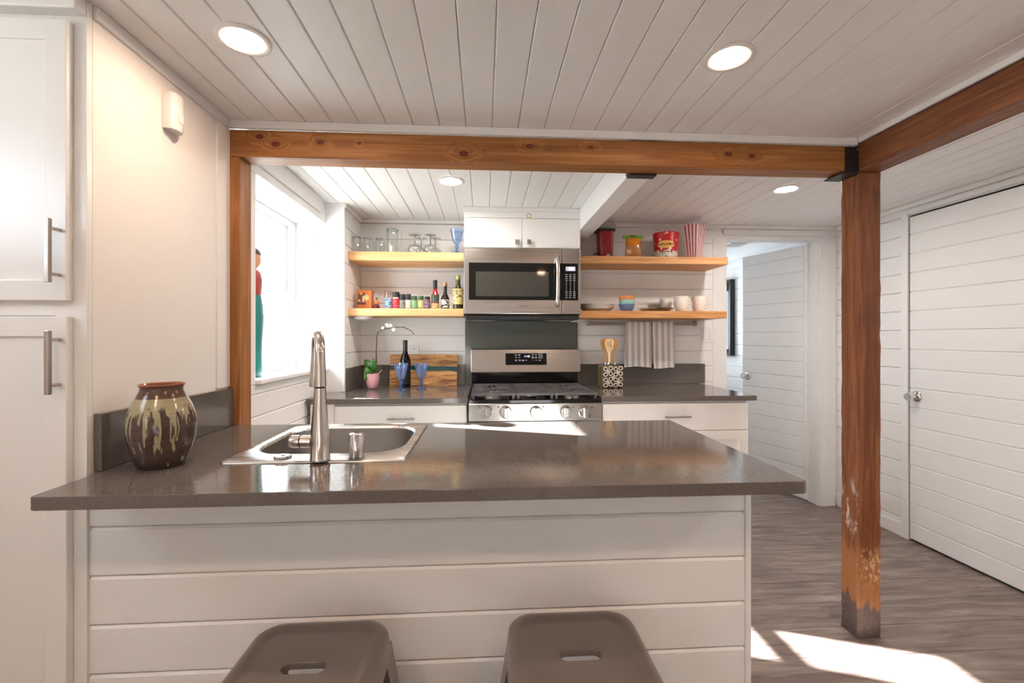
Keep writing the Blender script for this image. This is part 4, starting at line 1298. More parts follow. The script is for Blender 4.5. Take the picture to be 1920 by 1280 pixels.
obj('hair', MB().loft(ov((.5755, .028, .054), (.588, .028, .05), (.602, .02, .036), (.61, .006, .01)), True, True), M('dark_painted_wood', srgb(52, 40, 40), 0.5), t, smooth=60)

# ---- glassware
def vessel(name, label, cat, c, outer, inner, mat, group=None, seg=28, parts=()):
    t = thing(name, label, cat, c, group=group)
    obj('bowl', MB().lathe(c, outer + inner, seg), mat, t, smooth=50)
    return t
def tumbler(c, r, h, label):
    t = thing('tumbler', label, 'glass', c, group='upturned tumblers on the top shelf')
    o = [(r, 0), (r * 0.97, h * 0.5), (r * 0.9, h - 0.004), (r * 0.86, h), (0, h)]
    i = [(0, h - 0.012), (r * 0.82, h - 0.012), (r * 0.92, h * 0.5), (r - 0.003, 0), (r, 0)]
    obj('wall', MB().lathe(c, o, 28), 'glass', t, smooth=40)
    obj('inner_wall', MB().lathe(c, i, 28), 'glass', t, smooth=40)
    obj('base_disc', MB().lathe(c, [(0, h - 0.010), (r * 0.84, h - 0.010), (r * 0.85, h - 0.002), (0, h - 0.002)], 28), mt['amberless'], t, smooth=40)
mt['amberless'] = clear_glass('thick_glass_base', (0.62, 0.66, 0.64), 1.5, 0.08)
zt = zLT1 + 0.0004
YI = 3.10
for px, top_, wpx, yy, lab in ((669, 444, 17, 3.08, 'upturned clear tumbler touching the niche side wall'), (688, 446, 18, 3.14, 'upturned clear tumbler behind and between its two fellows'), (713, 447, 19, 3.06, 'upturned clear tumbler next to the tall glass pitcher')):
    c = at_y(px, 472, yy)
    tumbler(Vector((c.x, yy, zt)), wpx / 2 * yy / 840, at_y(px, top_, yy).z - zt, lab)
c = Vector((at_y(736, 472, 3.10).x, 3.10, zt)); h = at_y(736, 429, 3.10).z - zt
t = thing('glass_pitcher', 'tall clear glass pitcher among the glassware', 'pitcher', c)
r = 0.039
obj('wall', MB().lathe(c, [(0, 0), (r * .86, 0), (r * .9, 0.004), (r, h * 0.6), (r * 1.02, h), (r * 0.98, h), (r * 0.96, h * .6), (r * .84, 0.012), (0, 0.012)], 32), 'glass', t, smooth=40)
obj('rim_band', MB().lathe(c, [(r * 1.0, h - 0.016), (r * 1.035, h - 0.016), (r * 1.04, h - 0.003), (r * 1.0, h - 0.003)], 32), mt['amberless'], t, smooth=40)
obj('handle', MB().tube([c + Vector((r * 0.98, 0, h * 0.92)), c + Vector((r * 1.5, 0, h * 0.86)), c + Vector((r * 1.62, 0, h * 0.62)), c + Vector((r * 1.4, 0, h * 0.36)), c + Vector((r * 0.96, 0, h * 0.26))], 0.005, 10), 'glass', t, smooth=50)
def wineglass(c, h, r, label):
    t = thing('wine_glass', label, 'glass', c, group='upturned wine glasses on the top shelf')
    bz = h * 0.52
    obj('bowl', MB().lathe(c, [(r * .80, 0), (r * .95, bz * .25), (r, bz * .5), (r * .85, bz * .8), (r * .4, bz * .97), (0.005, bz), (0, bz - .002), (r * .36, bz * .95), (r * .81, bz * .78), (r * .96, bz * .5), (r * .91, bz * .25), (r * .77, 0.0005), (r * .8, 0)], 28), 'glass', t, smooth=50)
    obj('stem', MB().lathe(c, [(0, bz), (0.0045, bz), (0.0035, bz + (h - bz) * .5), (0.005, h - 0.006), (0, h - 0.006)], 12), mt['amberless'], t, smooth=50)
    obj('foot', MB().lathe(c, [(0, h - .006), (0.010, h - .0055), (r * .86, h - .0012), (r * .86, h), (0, h)], 28), mt['amberless'], t, smooth=40)
for px, yy, top_, lab in ((778, 3.05, 441, 'upturned wine glass beside the pitcher, front row'), (807, 3.05, 441, 'upturned wine glass in the front row, goblet side'), (790, 3.17, 447, 'upturned wine glass in the back row behind the pair'), (816, 3.17, 447, 'upturned wine glass in the back row nearest the blue goblet')):
    c = at_y(px, 472, yy)
    wineglass(Vector((c.x, yy, zt)), at_y(px, top_, yy).z - zt, 0.048, lab)
def goblet(c, h, r, label, grp=None):
    t = thing('blue_goblet', label, 'goblet', c, group=grp)
    b = h * 0.42
    obj('foot', MB().lathe(c, [(0, 0), (r * .72, 0), (r * .73, .002), (r * .5, .007), (.010, .016), (0, .016)], 28), 'bluedeep', t, smooth=50)
    obj('stem', MB().lathe(c, [(0, .0162), (.009, .0162), (.0075, h * .16), (.010, h * .24), (.014, h * .29), (.009, h * .34), (.0115, h * .38), (0, h * .39)], 20), 'bluedeep', t, smooth=60)
    obj('bowl', MB().lathe(c, [(0, b - .010), (r * .34, b - .004), (r * .52, b + .012), (r * .68, b + h * .2), (r * .80, b + h * .4), (r * .98, h), (r, h + .001), (r * .97, h), (r * .77, b + h * .4), (r * .64, b + h * .2), (r * .47, b + .016), (r * .2, b + .006), (0, b + .004)], 32), 'blueglass', t, smooth=50)
c = at_y(856.5, 472, 3.02)
goblet(Vector((c.x, 3.02, zt)), at_y(856, 431, 3.02).z - zt, 0.049, 'blue glass goblet on the glassware shelf beside the white cabinet')
for px, py, lab in ((751.5, 731.5, 'blue glass goblet on the worktop in front of the wine bottle'), (790, 729.5, 'blue glass goblet on the worktop in front of the cutting board')):
    c = at_z(px, py, ZC)
    goblet(Vector((c.x, c.y, ZC + .0004)), at_y(px, 681.5, c.y).z - ZC, 0.05, lab)

# ---- bottles and jars
def bottle(name, label, c, h, r, nr, sh, mat, cap, lab=None, capz=0.86, group=None, lab2=None, cat='bottle'):
    """h height, r body radius, nr neck radius, sh shoulder start fraction"""
    t = thing(name, label, cat, c, group=group)
    cz = h * capz
    obj('body', MB().lathe(c, [(0, .003), (r * .85, 0), (r * .98, .003), (r, .008), (r, h * sh), (r * .93, h * (sh + .05)), (r * .62, h * (sh + .13)), (nr * 1.1, h * (sh + .2)), (nr, h * (sh + .26)), (nr, cz), (0, cz)], 28), mat, t, smooth=45)
    obj('cap', MB().lathe(c, [(0, cz + .0003), (nr * 1.12, cz + .0003), (nr * 1.14, h - .002), (nr * 1.0, h), (0, h)], 22), cap, t, smooth=40)
    for q in (lab, lab2):
        if q:
            z0, z1, m_ = q
            obj('paper_label', MB().lathe(c, [(r + .0004, h * z0), (r + .0008, h * z0), (r + .0008, h * z1), (r + .0004, h * z1), (r + .0004, h * z0)], 28), m_, t, smooth=30)
    return t
def labelmat(name, c1, c2, scale=60, thr=0.55, stretch=(1, 1, 3)):
    m, t, b = nt(name)
    n = noise(t, coords(t, stretch), scale, 3)
    L(t, mixc(t, maprange(t, n.outputs[0], thr, thr + .05), c1, c2), b.inputs['Base Color'])
    b.inputs['Roughness'].default_value = 0.5
    return m
def jar(label, c, h, r, cap_frac, body, cap, lab, lz=(0.06, 0.6), grp='spice jars in a row on the shelf', coll=None):
    t = thing('spice_jar', label, 'jar', c, group=grp)
    cz = h * (1 - cap_frac)
    obj('body', MB().lathe(c, [(0, .002), (r * .9, 0), (r, .004), (r, cz * .86), (r * .86, cz), (0, cz)], 24), body, t, smooth=40)
    obj('lid', MB().lathe(c, [(0, cz + .0003), (r * .97, cz + .0003), (r * .98, cz + .003), (r * .95, h - .003), (r * .88, h), (0, h)], 24), cap, t, smooth=40)
    if lab:
        obj('paper_label', MB().lathe(c, [(r + .0003, h * lz[0]), (r + .0007, h * lz[0]), (r + .0007, h * lz[1]), (r + .0003, h * lz[1]), (r + .0003, h * lz[0])], 24), lab, t, smooth=30)
zb = zLB1 + 0.0004
Yj = 3.06
def sp_(px, yy=Yj):
    p = at_y(px, 578, yy)
    return Vector((p.x, yy, zb))
def hh(px, py, yy=Yj):
    return at_y(px, py, yy).z - zb
BLK = M('black_jar_lid', (0.012, 0.011, 0.011), 0.35)
GRN = M('green_jar_lid', srgb(30, 74, 34), 0.4)
spice = M('dark_ground_spice', srgb(60, 50, 40), 0.3, var=0.3, scale=90)
jar('tall salt grinder with clear top and pale blue label', sp_(728), hh(728, 545), .0245, .42, M('coarse_salt_glass', srgb(190, 178, 160), 0.15, var=0.2, scale=80), clear_glass('clear_plastic_lid', (0.80, 0.72, 0.62), 1.4, 0.10), labelmat('blue_salt_label', srgb(150, 180, 205), srgb(38, 58, 96), 40))
jar('spice jar with red label and wide black lid', sp_(742.5), hh(742, 547.5), .0243, .31, M('red_spice_jar', srgb(196, 170, 160), 0.25, var=.2), BLK, labelmat('red_spice_label', srgb(186, 34, 52), srgb(228, 190, 180), 45, .6))
jar('spice jar with plain grey label and black lid', sp_(754.3), hh(754, 551.5), .0195, .36, spice, BLK, labelmat('grey_spice_label', srgb(138, 132, 124), srgb(104, 100, 94), 30))
jar('spice jar with cream label, leaf print and black lid', sp_(765.5), hh(765, 551.5), .0200, .36, spice, BLK, labelmat('cream_spice_label', srgb(206, 200, 186), srgb(86, 82, 74), 28, .62))
jar('small green lidded jar with mint green label', sp_(777), hh(777, 555), .0203, .24, M('herb_jar_dark', srgb(70, 84, 50), .3, var=.3, scale=90), GRN, labelmat('mint_label', srgb(128, 170, 128), srgb(50, 96, 60), 45, .6, (1, 1, 4)), (0.08, 0.66))
jar('small green lidded jar with yellow green label', sp_(789.2), hh(789, 555), .0203, .24, M('herb_jar_olive', srgb(92, 96, 50), .3, var=.3, scale=90), GRN, labelmat('yellow_green_label', srgb(186, 192, 124), srgb(70, 110, 60), 45, .6, (1, 1, 4)), (0.08, 0.66))
jar('small black lidded jar with purple label', sp_(801.3), hh(801, 556), .0200, .22, M('berry_jar', srgb(108, 68, 62), .3, var=.3, scale=90), BLK, labelmat('purple_label', srgb(150, 122, 150), srgb(74, 54, 84), 45, .52, (1, 1, 3)), (0.12, 0.6))
mt['redglass'] = M('red_vinegar_glass', srgb(172, 10, 18), 0.06, coat=.4)
mt['darkglass'] = M('near_black_glass', srgb(22, 10, 8), 0.06, coat=.4)
mt['oliveglass'] = M('olive_green_glass', srgb(58, 54, 12), 0.06, coat=.4)
bottle('sauce_bottle', 'red sauce bottle with black neck and dark green label', sp_(816, 3.07), hh(816, 525, 3.07), .0262, .0125, .46, 'redglass', BLK, (.22, .50, labelmat('dark_green_label', srgb(62, 70, 52), srgb(196, 190, 140), 30, .64)), .70, 'bottles on the spice shelf', (.03, .20, labelmat('tan_label', srgb(206, 172, 126), srgb(150, 104, 62), 40)))
bottle('vinegar_bottle', 'dark brown bottle with copper cap and white label', sp_(834.5, 3.07), hh(834, 530, 3.07), .0285, .0125, .40, 'darkglass', M('copper_foil_cap', srgb(196, 140, 92), .3, .7), (.06, .36, labelmat('white_dark_label', srgb(206, 204, 196), srgb(52, 60, 52), 30, .52)), .87, 'bottles on the spice shelf')
bottle('olive_oil_bottle', 'large olive green oil bottle with cream label', sp_(858.8, 3.05), hh(858, 516.5, 3.05), .0345, .0150, .50, 'oliveglass', M('gold_foil_cap', srgb(170, 156, 92), .35, .5), (.14, .60, labelmat('cream_oil_label', srgb(206, 188, 130), srgb(120, 100, 50), 26, .58)), .88, 'bottles on the spice shelf')
c = at_z(759.8, 726, ZC)
bottle('wine_bottle', 'black wine bottle standing in front of the cutting board', Vector((c.x, c.y, ZC + .0004)), at_y(759, 637.5, c.y).z - ZC, .0365, .0142, .56, M('black_wine_glass', srgb(12, 10, 10), .1, spec=.3), BLK, (.08, .50, labelmat('black_wine_label', srgb(20, 19, 22), srgb(120, 118, 126), 24, .68)), .80)
wbt = bpy.data.objects['wine_bottle']
obj('neck_band', MB().lathe((c.x, c.y, ZC + .0004), [(.0144, .245), (.0152, .245), (.0152, .253), (.0144, .253)], 22), 'print', wbt)
# little decanter
c = sp_(706)
t = thing('cruet', 'tiny amber glass cruet with ball stopper among the spices', 'cruet', c)
h = hh(706, 549)
obj('base', MB().lathe(c, [(0, 0), (.019, 0), (.0215, .006), (.021, h * .2), (.012, h * .30), (0, h * .30)], 24), M('dark_red_liquid', srgb(96, 16, 22), .08, coat=.5), t, smooth=50)
obj('neck', MB().lathe(c, [(0, h * .302), (.012, h * .302), (.0175, h * .44), (.012, h * .54), (.007, h * .60), (0, h * .60)], 20), M('amber_liquid', srgb(190, 104, 34), .08, coat=.5), t, smooth=50)
obj('collar', MB().lathe(c, [(0, h * .602), (.0075, h * .602), (.0075, h * .67), (0, h * .67)], 16), BLK, t, smooth=50)
obj('stopper', MB().lathe(c, [(0, h * .672), (.004, h * .672), (.006, h * .74), (.015, h * .80), (.017, h * .88), (.013, h * .97), (0, h)], 24), 'glass', t, smooth=50)
# snack box
a = at_y(668.5, 578, 3.07); b = at_y(697, 543.5, 3.07)
t = thing('food_box', 'orange food carton with plated pasta picture beside the cruet', 'box', ((a.x + b.x) / 2, 3.1, zb))
bx('carton', a.x, b.x, 3.07, 3.125, zb, b.z, M('orange_carton', srgb(196, 108, 36), .45, var=.14, scale=8), t, .003)
W_ = b.x - a.x; H_ = b.z - zb
pr = MB()
n = 24
pr.add([(a.x + W_ * (.42 + .40 * math.cos(2 * PI * i / n)), 3.0692, zb + H_ * (.62 + .24 * math.sin(2 * PI * i / n))) for i in range(n)], [tuple(range(n))])
obj('picture', pr, labelmat('pasta_picture', srgb(232, 196, 140), srgb(110, 66, 28), 55, .5, (1, 1, 1)), t)
obj('banner', MB().box(a.x + W_ * .03, a.x + W_ * .62, 3.0686, 3.0690, zb + H_ * .23, zb + H_ * .36), M('purple_banner', srgb(96, 62, 84), .5), t)

# ---- cutting board, outlet, orchid
a = at_y(731, 725, 3.235); b = at_y(857, 664, 3.245)
cbz0 = ZC + .0005
t = thing('cutting_board', 'olive wood cutting board with teal resin stripe leaning on the upstand', 'cutting board', ((a.x + b.x) / 2, 3.22, cbz0))
OLV = [(0.36, srgb(104, 62, 30)), (0.47, srgb(188, 132, 76)), (0.66, srgb(216, 172, 114))]
mt['olive'] = wood('olive_wood', OLV, 'x', 4.5, 10, 0.4, rnd=False, warp=2.0)
cw = b.x - a.x; chh = b.z - cbz0
n = 16
def wav(i, base):
    f_ = i / n
    return chh * (base - 0.10 * max(0, f_ - .45) + .012 * math.sin(f_ * 9))
def lean(z):
    return 3.215 + 0.035 * z / chh
def band(f0, f1):
    mbq = MB()
    loops = []
    for i in range(n + 1):
        x = a.x + cw * i / n
        z0, z1 = f0(i), f1(i)
        loops.append([(x, lean(z0), cbz0 + z0), (x, lean(z1), cbz0 + z1), (x, lean(z1) + .018, cbz0 + z1), (x, lean(z0) + .018, cbz0 + z0)])
    return mbq.loft(loops, True, True)
obj('lower_plank', band(lambda i: 0.0003, lambda i: wav(i, .50)), 'olive', t, smooth=30)
obj('resin_stripe', band(lambda i: wav(i, .50), lambda i: wav(i, .645)), M('teal_resin', srgb(16, 66, 72), .12, coat=.5, var=.2), t, smooth=30, label='dark teal resin stripe')
obj('upper_plank', band(lambda i: wav(i, .645), lambda i: chh), 'olive', t, smooth=30)
a = at_y(767, 674, YW); b = at_y(785.5, 646, YW)
t = thing('wall_outlet', 'white electrical outlet on the plank wall above the cutting board', 'outlet', ((a.x + b.x) / 2, YW, a.z - .03))
bx('plate', a.x, b.x, YW - .006, YW - .0003, b.z - .115, b.z, 'plastic', t, .002)
xm = (a.x + b.x) / 2
for dz in (.032, .083):
    q = bx('socket', xm - .017, xm + .017, YW - .008, YW - .0062, b.z - dz - .014, b.z - dz + .014, 'plastic', t, .001)
    for dx in (-.006, .006):
        bx('slot', xm + dx - .001, xm + dx + .001, YW - .0086, YW - .0081, b.z - dz - .002, b.z - dz + .007, 'blackplastic', q, 0)
c = at_z(698.5, 729, ZC)
c = Vector((c.x, c.y, ZC + .0004))
t = thing('potted_orchid', 'white orchid in a pink pot with one long arching stem', 'potted plant', c)
obj('pot', MB().lathe(c, [(0, 0), (.024, 0), (.029, .003), (.0375, .025), (.0435, .055), (.0445, .075), (.0425, .103), (.040, .103), (.038, .092), (0, .088)], 32), M('pink_ceramic', srgb(214, 160, 164), .35, var=.08, scale=60, bmp=.3), t, smooth=50)
obj('moss', MB().lathe(c, [(0, .096), (.02, .1), (.037, .0925), (.037, .0885), (0, .0885)], 20), M('bark_moss', srgb(120, 96, 34), .9, var=.5, scale=140, bmp=.5), t, smooth=60)
yo = c.y
def op(px, py, dy=0.0):
    return at_y(px, py, yo + dy)
stem = [op(704, 699), op(705.5, 680), op(705.5, 655), op(706.5, 634), op(708, 623.5), op(714, 619), op(722, 616.5), op(733, 615), op(740, 613.8), op(752, 613), op(762, 615), op(769, 618.5), op(775, 625)]
obj('stem', MB().tube(stem, [.0042, .004, .0038, .0034, .0032] + [.0022] * 8, 8), M('dark_orchid_stem', srgb(58, 46, 36), .6), t, smooth=60)
obj('stake', MB().tube([op(710, 700), op(716, 693.5)], .002, 6), M('pale_root', srgb(196, 180, 160), .7), t)
LEAF = M('orchid_leaf_green', srgb(46, 100, 26), .35, var=.3, scale=20)
def leaf(base, tip, wd, sag, tw):
    base, tip = Vector(base), Vector(tip)
    d = tip - base
    sd = Vector((d.z, tw * .02, -d.x)).normalized()
    nn = 8
    vs_, fs = [], []
    for i in range(nn + 1):
        f_ = i / nn
        w_ = wd * math.sin(PI * (0.08 + .92 * f_) ** .8) ** .8 if f_ < 1 else 0.0005
        p_ = base + d * f_ + Vector((0, -.012 * math.sin(PI * f_), sag * math.sin(PI * f_)))
        vs_ += [p_ - sd * w_, p_ + Vector((0, .006, 0)), p_ + sd * w_]
    for i in range(nn):
        k = i * 3
        fs += [(k, k + 1, k + 4, k + 3), (k + 1, k + 2, k + 5, k + 4)]
    obj('leaf', MB().add(vs_, fs), LEAF, t, smooth=70, solid=.002)
leaf(op(702, 698), op(683, 674, .02), .026, .012, .3)
leaf(op(700, 697), op(701, 672, -.01), .022, .0, .6)
leaf(op(699, 697), op(681, 705, -.03), .030, .022, .3)
leaf(op(695, 703), op(682, 714, -.04), .020, .02, .2)
WHT = M('white_petal', srgb(236, 230, 216), .6, var=.05)
for (px, py, s) in ((717.5, 614.5, .8), (725.5, 609.5, 1.0), (732, 610, .9), (738, 617.5, .85)):
    q = op(px, py, -.008)
    mbq = MB()
    for k in range(5):
        a_ = 2 * PI * k / 5 + .3
        d_ = Vector((math.cos(a_), -.25, math.sin(a_))).normalized()
        s_ = Vector((-math.sin(a_), 0, math.cos(a_)))
        L0 = .017 * s
        vv = [q, q + d_ * L0 * .5 + s_ * L0 * .42, q + d_ * L0, q + d_ * L0 * .5 - s_ * L0 * .42]
        mbq.add(vv, [(0, 1, 2, 3)])
    obj('flower', mbq, WHT, t, solid=.0012)
BUD = M('orchid_bud', srgb(150, 140, 90), .6)
for (px, py) in ((741, 611), (757, 612.5), (763, 617), (775.5, 626), (706.8, 619)):
    q = op(px, py)
    obj('bud', MB().lathe((q.x, q.y, q.z - .004), [(0, 0), (.004, .003), (.0042, .006), (0, .010)], 10), BUD, t, smooth=60)

# ---- right top shelf
zt2 = zRT1 + .0004
yy = 3.10
a = at_y(1123.5, 479, yy); b = at_y(1151.5, 433, yy)
xm, w2 = (a.x + b.x) / 2, (b.x - a.x) / 2
t = thing('popcorn_machine', 'red popcorn machine with black collar and clear chute lid', 'popcorn machine', (xm, yy + w2, zt2))
hB = b.z - zt2
rc = lambda g, r, z: rr(xm, yy + w2, 2 * (w2 - g), 2 * (w2 - g), r, zt2 + z)
obj('body', MB().loft([rc(.006, .02, 0), rc(.004, .02, .004), rc(.0, .02, hB)], True, True), M('red_gloss_plastic', srgb(140, 8, 18), .25, coat=.3), t, smooth=40)
obj('collar', MB().loft([rc(-.001, .02, hB + .0004), rc(-.012, .022, hB + .004), rc(-.013, .022, hB + .016), rc(-.004, .02, hB + .020)], True, True), 'blackplastic', t, smooth=40)
obj('lid', MB().loft([rc(.008, .02, hB + .0205), rc(.008, .02, hB + .05), rc(.016, .02, hB + .056)], True, True), clear_glass('clear_lid_plastic', (.80, .78, .76), 1.4, .08), t, smooth=40)
obj('chute', MB().tube([(xm + w2 - .002, yy + .03, zt2 + hB + .052), (xm + w2 + .016, yy + .03, zt2 + hB + .056), (xm + w2 + .010, yy + .03, zt2 + hB + .02)], .0022, 8), 'blackplastic', t)
obj('badge', MB().lathe((xm + .012, yy - .0003 + .003, zt2 + .026), [(0, 0), (.014, 0), (.014, .0012), (0, .0014)], 24, axis='y'), 'print', t, label='round grey badge')
for (dx, dz) in ((-.018, .09), (.040, .092), (-.012, .016)):
    obj('stud', MB().lathe((xm + dx, yy + .0025, zt2 + dz), [(0, 0), (.004, 0), (.003, .002), (0, .0022)], 12, axis='y'), 'chrome', t)
obj('cord', MB().tube([(xm - w2 + .003, yy + .05, zt2 + .05), (xm - w2 - .012, yy + .05, zt2 + .052), (xm - w2 - .026, yy + .05, zt2 + .03), (xm - w2 - .029, yy + .05, zt2 + .004)], .0035, 8), 'blackplastic', t, smooth=60)

# kernel bag
a = at_y(1173, 480, 3.08); b = at_y(1205, 440, 3.08)
xm, w2, hB = (a.x + b.x) / 2, (b.x - a.x) / 2, b.z - zt2
t = thing('kernel_bag', 'clear bag of popcorn kernels with orange label and green top seal', 'bag', (xm, 3.1, zt2))
def bagrow(f_, n=18):
    z = zt2 + hB * f_
    dpt = .034 * math.sin(PI * min(1, .12 + .9 * (1 - f_))) ** .7 * (1 - f_) ** .25 + .0015 if f_ < .999 else .0015
    ww = w2 * (.90 + .06 * math.sin(f_ * 7) + .10 * f_ ** 4)
    return [(xm + ww * math.copysign(abs(math.cos(2 * PI * i / n)) ** .7, math.cos(2 * PI * i / n)), 3.1 + dpt * math.sin(2 * PI * i / n), z) for i in range(n)]
def kernel_mat():
    m, t_, b_ = nt('popcorn_kernels')
    v_ = N(t_, 'ShaderNodeTexVoronoi'); v_.inputs['Scale'].default_value = 160
    L(t_, coords(t_), v_.inputs['Vector'])
    L(t_, ramp(t_, v_.outputs['Distance'], [(0, srgb(226, 168, 112)), (.5, srgb(190, 128, 76)), (1, srgb(128, 78, 44))]), b_.inputs['Base Color'])
    b_.inputs['Roughness'].default_value = .2
    b_.inputs['Coat Weight'].default_value = .6
    return m
obj('bag_body', MB().loft([bagrow(f_) for f_ in (0, .04, .15, .3, .45, .56)], True), kernel_mat(), t, smooth=60)
obj('label_band', MB().loft([bagrow(f_) for f_ in (.56, .65, .75, .85)]), M('orange_bag_print', srgb(214, 128, 26), .25, var=.12), t, smooth=60)
ts = MB().box(xm - w2 * 1.22, xm + w2 * 1.22, 3.0975, 3.1025, zt2 + hB * .85, zt2 + hB)
obj('top_seal', ts, M('green_bag_seal', srgb(120, 156, 40), .35, var=.15), t, .001)
obj('brand_strip', MB().box(xm - w2 * .42, xm + w2 * .2, 3.0968, 3.0973, zt2 + hB * .945, zt2 + hB * .985), 'blackplastic', t)

# popcorn bucket
yc = 3.12
a = at_y(1225, 480, yc - .08); b = at_y(1272, 441, yc)
R1 = px_w(1225.5, 1271.5, yc) / 2; R0_ = R1 * .84
xm = at_y(1248.5, 470, yc).x; hB = at_y(1248, 438.5, yc).z - zt2
t = thing('popcorn_bucket', 'red paper bucket printed with popcorn and yellow lettering', 'bucket', (xm, yc, zt2))
def bucket_mat():
    m, t_, b_ = nt('popcorn_print')
    tc = N(t_, 'ShaderNodeTexCoord').outputs['Object']
    sp2 = N(t_, 'ShaderNodeSeparateXYZ'); L(t_, tc, sp2.inputs[0])
    v_ = N(t_, 'ShaderNodeTexVoronoi'); v_.inputs['Scale'].default_value = 85
    L(t_, tc, v_.inputs['Vector'])
    pop = ramp(t_, v_.outputs['Distance'], [(.1, srgb(238, 234, 222)), (.6, srgb(200, 190, 172)), (.85, srgb(60, 56, 50))])
    n_ = noise(t_, tc, 30, 2)
    edge = math_(t_, 'ADD', sp2.outputs[2], math_(t_, 'MULTIPLY', math_(t_, 'SUBTRACT', n_.outputs[0], .5), .06))
    v2 = N(t_, 'ShaderNodeTexVoronoi'); v2.inputs['Scale'].default_value = 32
    L(t_, tc, v2.inputs['Vector'])
    red = mixc(t_, maprange(t_, v2.outputs['Distance'], .2, .24, 1, 0), srgb(182, 14, 22), srgb(238, 218, 196))
    L(t_, mixc(t_, maprange(t_, edge, .054, .062, 0, 1), pop, red), b_.inputs['Base Color'])
    b_.inputs['Roughness'].default_value = .35
    return m
obj('wall', MB().lathe((xm, yc, zt2), [(0, .002), (R0_ * .97, .002), (R0_, 0), (R1, hB - .006), (R1 + .003, hB - .003), (R1, hB), (R1 - .003, hB - .004), (R0_ - .003, .006), (0, .006)], 48), bucket_mat(), t, smooth=40)
def Rz(z):
    return R0_ + (R1 - R0_) * z / hB
def wrapf(off, zc):
    def f_(co):
        z_ = zc + co.y
        R = Rz(z_) + off + co.z
        a_ = co.x / R - .40
        return Vector((R * math.sin(a_), -R * math.cos(a_), z_))
    return f_
nb = 24
vs_, fs = [], []
for i in range(nb + 1):
    f_ = -1 + 2 * i / nb
    hw = .020 * (1 - f_ ** 2) ** .5 * (1 + .22 * (i % 2)) + .003
    for s in (-1, 0, 1):
        vs_.append(wrapf(.0008, hB * .53)(Vector((f_ * .062, s * hw, 0))))
for i in range(nb):
    k = i * 3
    fs += [(k, k + 3, k + 4, k + 1), (k + 1, k + 4, k + 5, k + 2)]
vs_ = [(p[0] + xm, p[1] + yc, p[2] + zt2) for p in vs_]
obj('sign_print', MB().add(vs_, fs), M('yellow_star_print', srgb(226, 180, 84), .4), t, smooth=60)
text('POPCORN', .0235, M('dark_red_print', srgb(120, 14, 16), .4), t, (xm, yc, zt2), name='lettering', wrap=wrapf(.0016, hB * .53), bold=.0009)

# striped popcorn boxes
yc = 3.12
xm = at_y(1302, 470, yc).x
hB = at_y(1302, 420, yc).z - zt2
t = thing('popcorn_box', 'tall pink and red striped popcorn box with scalloped top', 'box', (xm, yc, zt2), -math.radians(-37))
wt, wb2 = .060, .036
PNK = M('pale_pink_card', srgb(232, 204, 204), .5); RED = M('crimson_stripe', srgb(140, 26, 46), .5)
mats = [PNK, RED]
ns = 4.5
for side in range(4):
    mbq = MB()
    rot = Matrix.Rotation(side * PI / 2, 3, 'Z')
    cuts = [0]
    for i in range(4):
        cuts += [.11 + i * .235, .19 + i * .235]
    cuts.append(1.0)
    for i in range(9):
        m_ = i % 2
        f0, f1 = -1 + 2 * cuts[i], -1 + 2 * cuts[i + 1]
        def tp(f_):
            return hB - .018 * abs(f_) ** 2 - .006 * abs(math.sin(f_ * ns * PI / 2))
        loops = []
        for (w_, z_) in ((wb2, 0), (wt * .80, hB * .55), (wt, None)):
            e0 = rot @ Vector((f0 * w_, -w_, 0)); e1 = rot @ Vector((f1 * w_, -w_, 0))
            g0 = rot @ Vector((f0 * w_, -w_ + .0016, 0)); g1 = rot @ Vector((f1 * w_, -w_ + .0016, 0))
            za, zb2 = (z_, z_) if z_ is not None else (tp(f0), tp(f1))
            loops.append([(e0.x, e0.y, za), (e1.x, e1.y, zb2), (g1.x, g1.y, zb2), (g0.x, g0.y, za)])
        mbq.loft(loops, True, True, mi=m_)
    pn = obj('side_panel', mbq, mats, t)
    if side in (0, 3):
        s_ = MB()
        for k in range(10):
            a_ = 2 * PI * k / 10
            w_ = wt * .80
            p_ = rot @ Vector((.022 * math.cos(a_), -w_ - .0012, 0))
            p2 = rot @ Vector((.022 * math.cos(a_), -w_ + .0, 0))
            r_ = .005 if k % 2 else .0035
            s_.lathe((p_.x, p_.y, hB * .55 + .010 * math.sin(a_)), [(0, -r_), (r_ * .8, -r_ * .5), (r_, 0), (r_ * .8, r_ * .5), (0, r_)], 8)
        obj('popcorn_motif', s_, PNK, pn, smooth=60)
obj('floor_panel', MB().box(-wb2 + .002, wb2 - .002, -wb2 + .002, wb2 - .002, 0, .0015), PNK, t)

# ---- right lower shelf
zl = zRB1 + .0004
CER = M('white_glazed_ceramic', srgb(232, 226, 218), .18, var=.02)
pc = Vector((at_y(1119, 582, 3.11).x, 3.11, zl))
for k in range(3):
    lab = ['white plate at the bottom of the stack beside the microwave', 'white plate in the middle of the stack beside the microwave', 'white plate on top of the stack beside the microwave'][k]
    c = pc + Vector((0, 0, k * .0125))
    t = thing('dinner_plate', lab, 'plate', c, group='stacked white plates')
    R = .118
    obj('dish', MB().lathe(c, [(0, .002), (.06, .002), (.064, 0), (.068, .002), (R * .82, .010), (R, .026), (R * .995, .028), (R * .8, .014), (.066, .007), (0, .006)], 48), CER, t, smooth=50)
bc = Vector((at_y(1175, 582, 3.06).x, 3.06, zl))
bowls = [(srgb(84, 104, 150), srgb(150, 168, 204), 'ribbed blue bowl at the bottom of the bowl stack', 0), (srgb(150, 200, 190), srgb(160, 208, 198), 'aqua bowl in the middle of the bowl stack', .031), (srgb(226, 146, 86), srgb(232, 158, 100), 'orange bowl on top of the bowl stack', .058)]
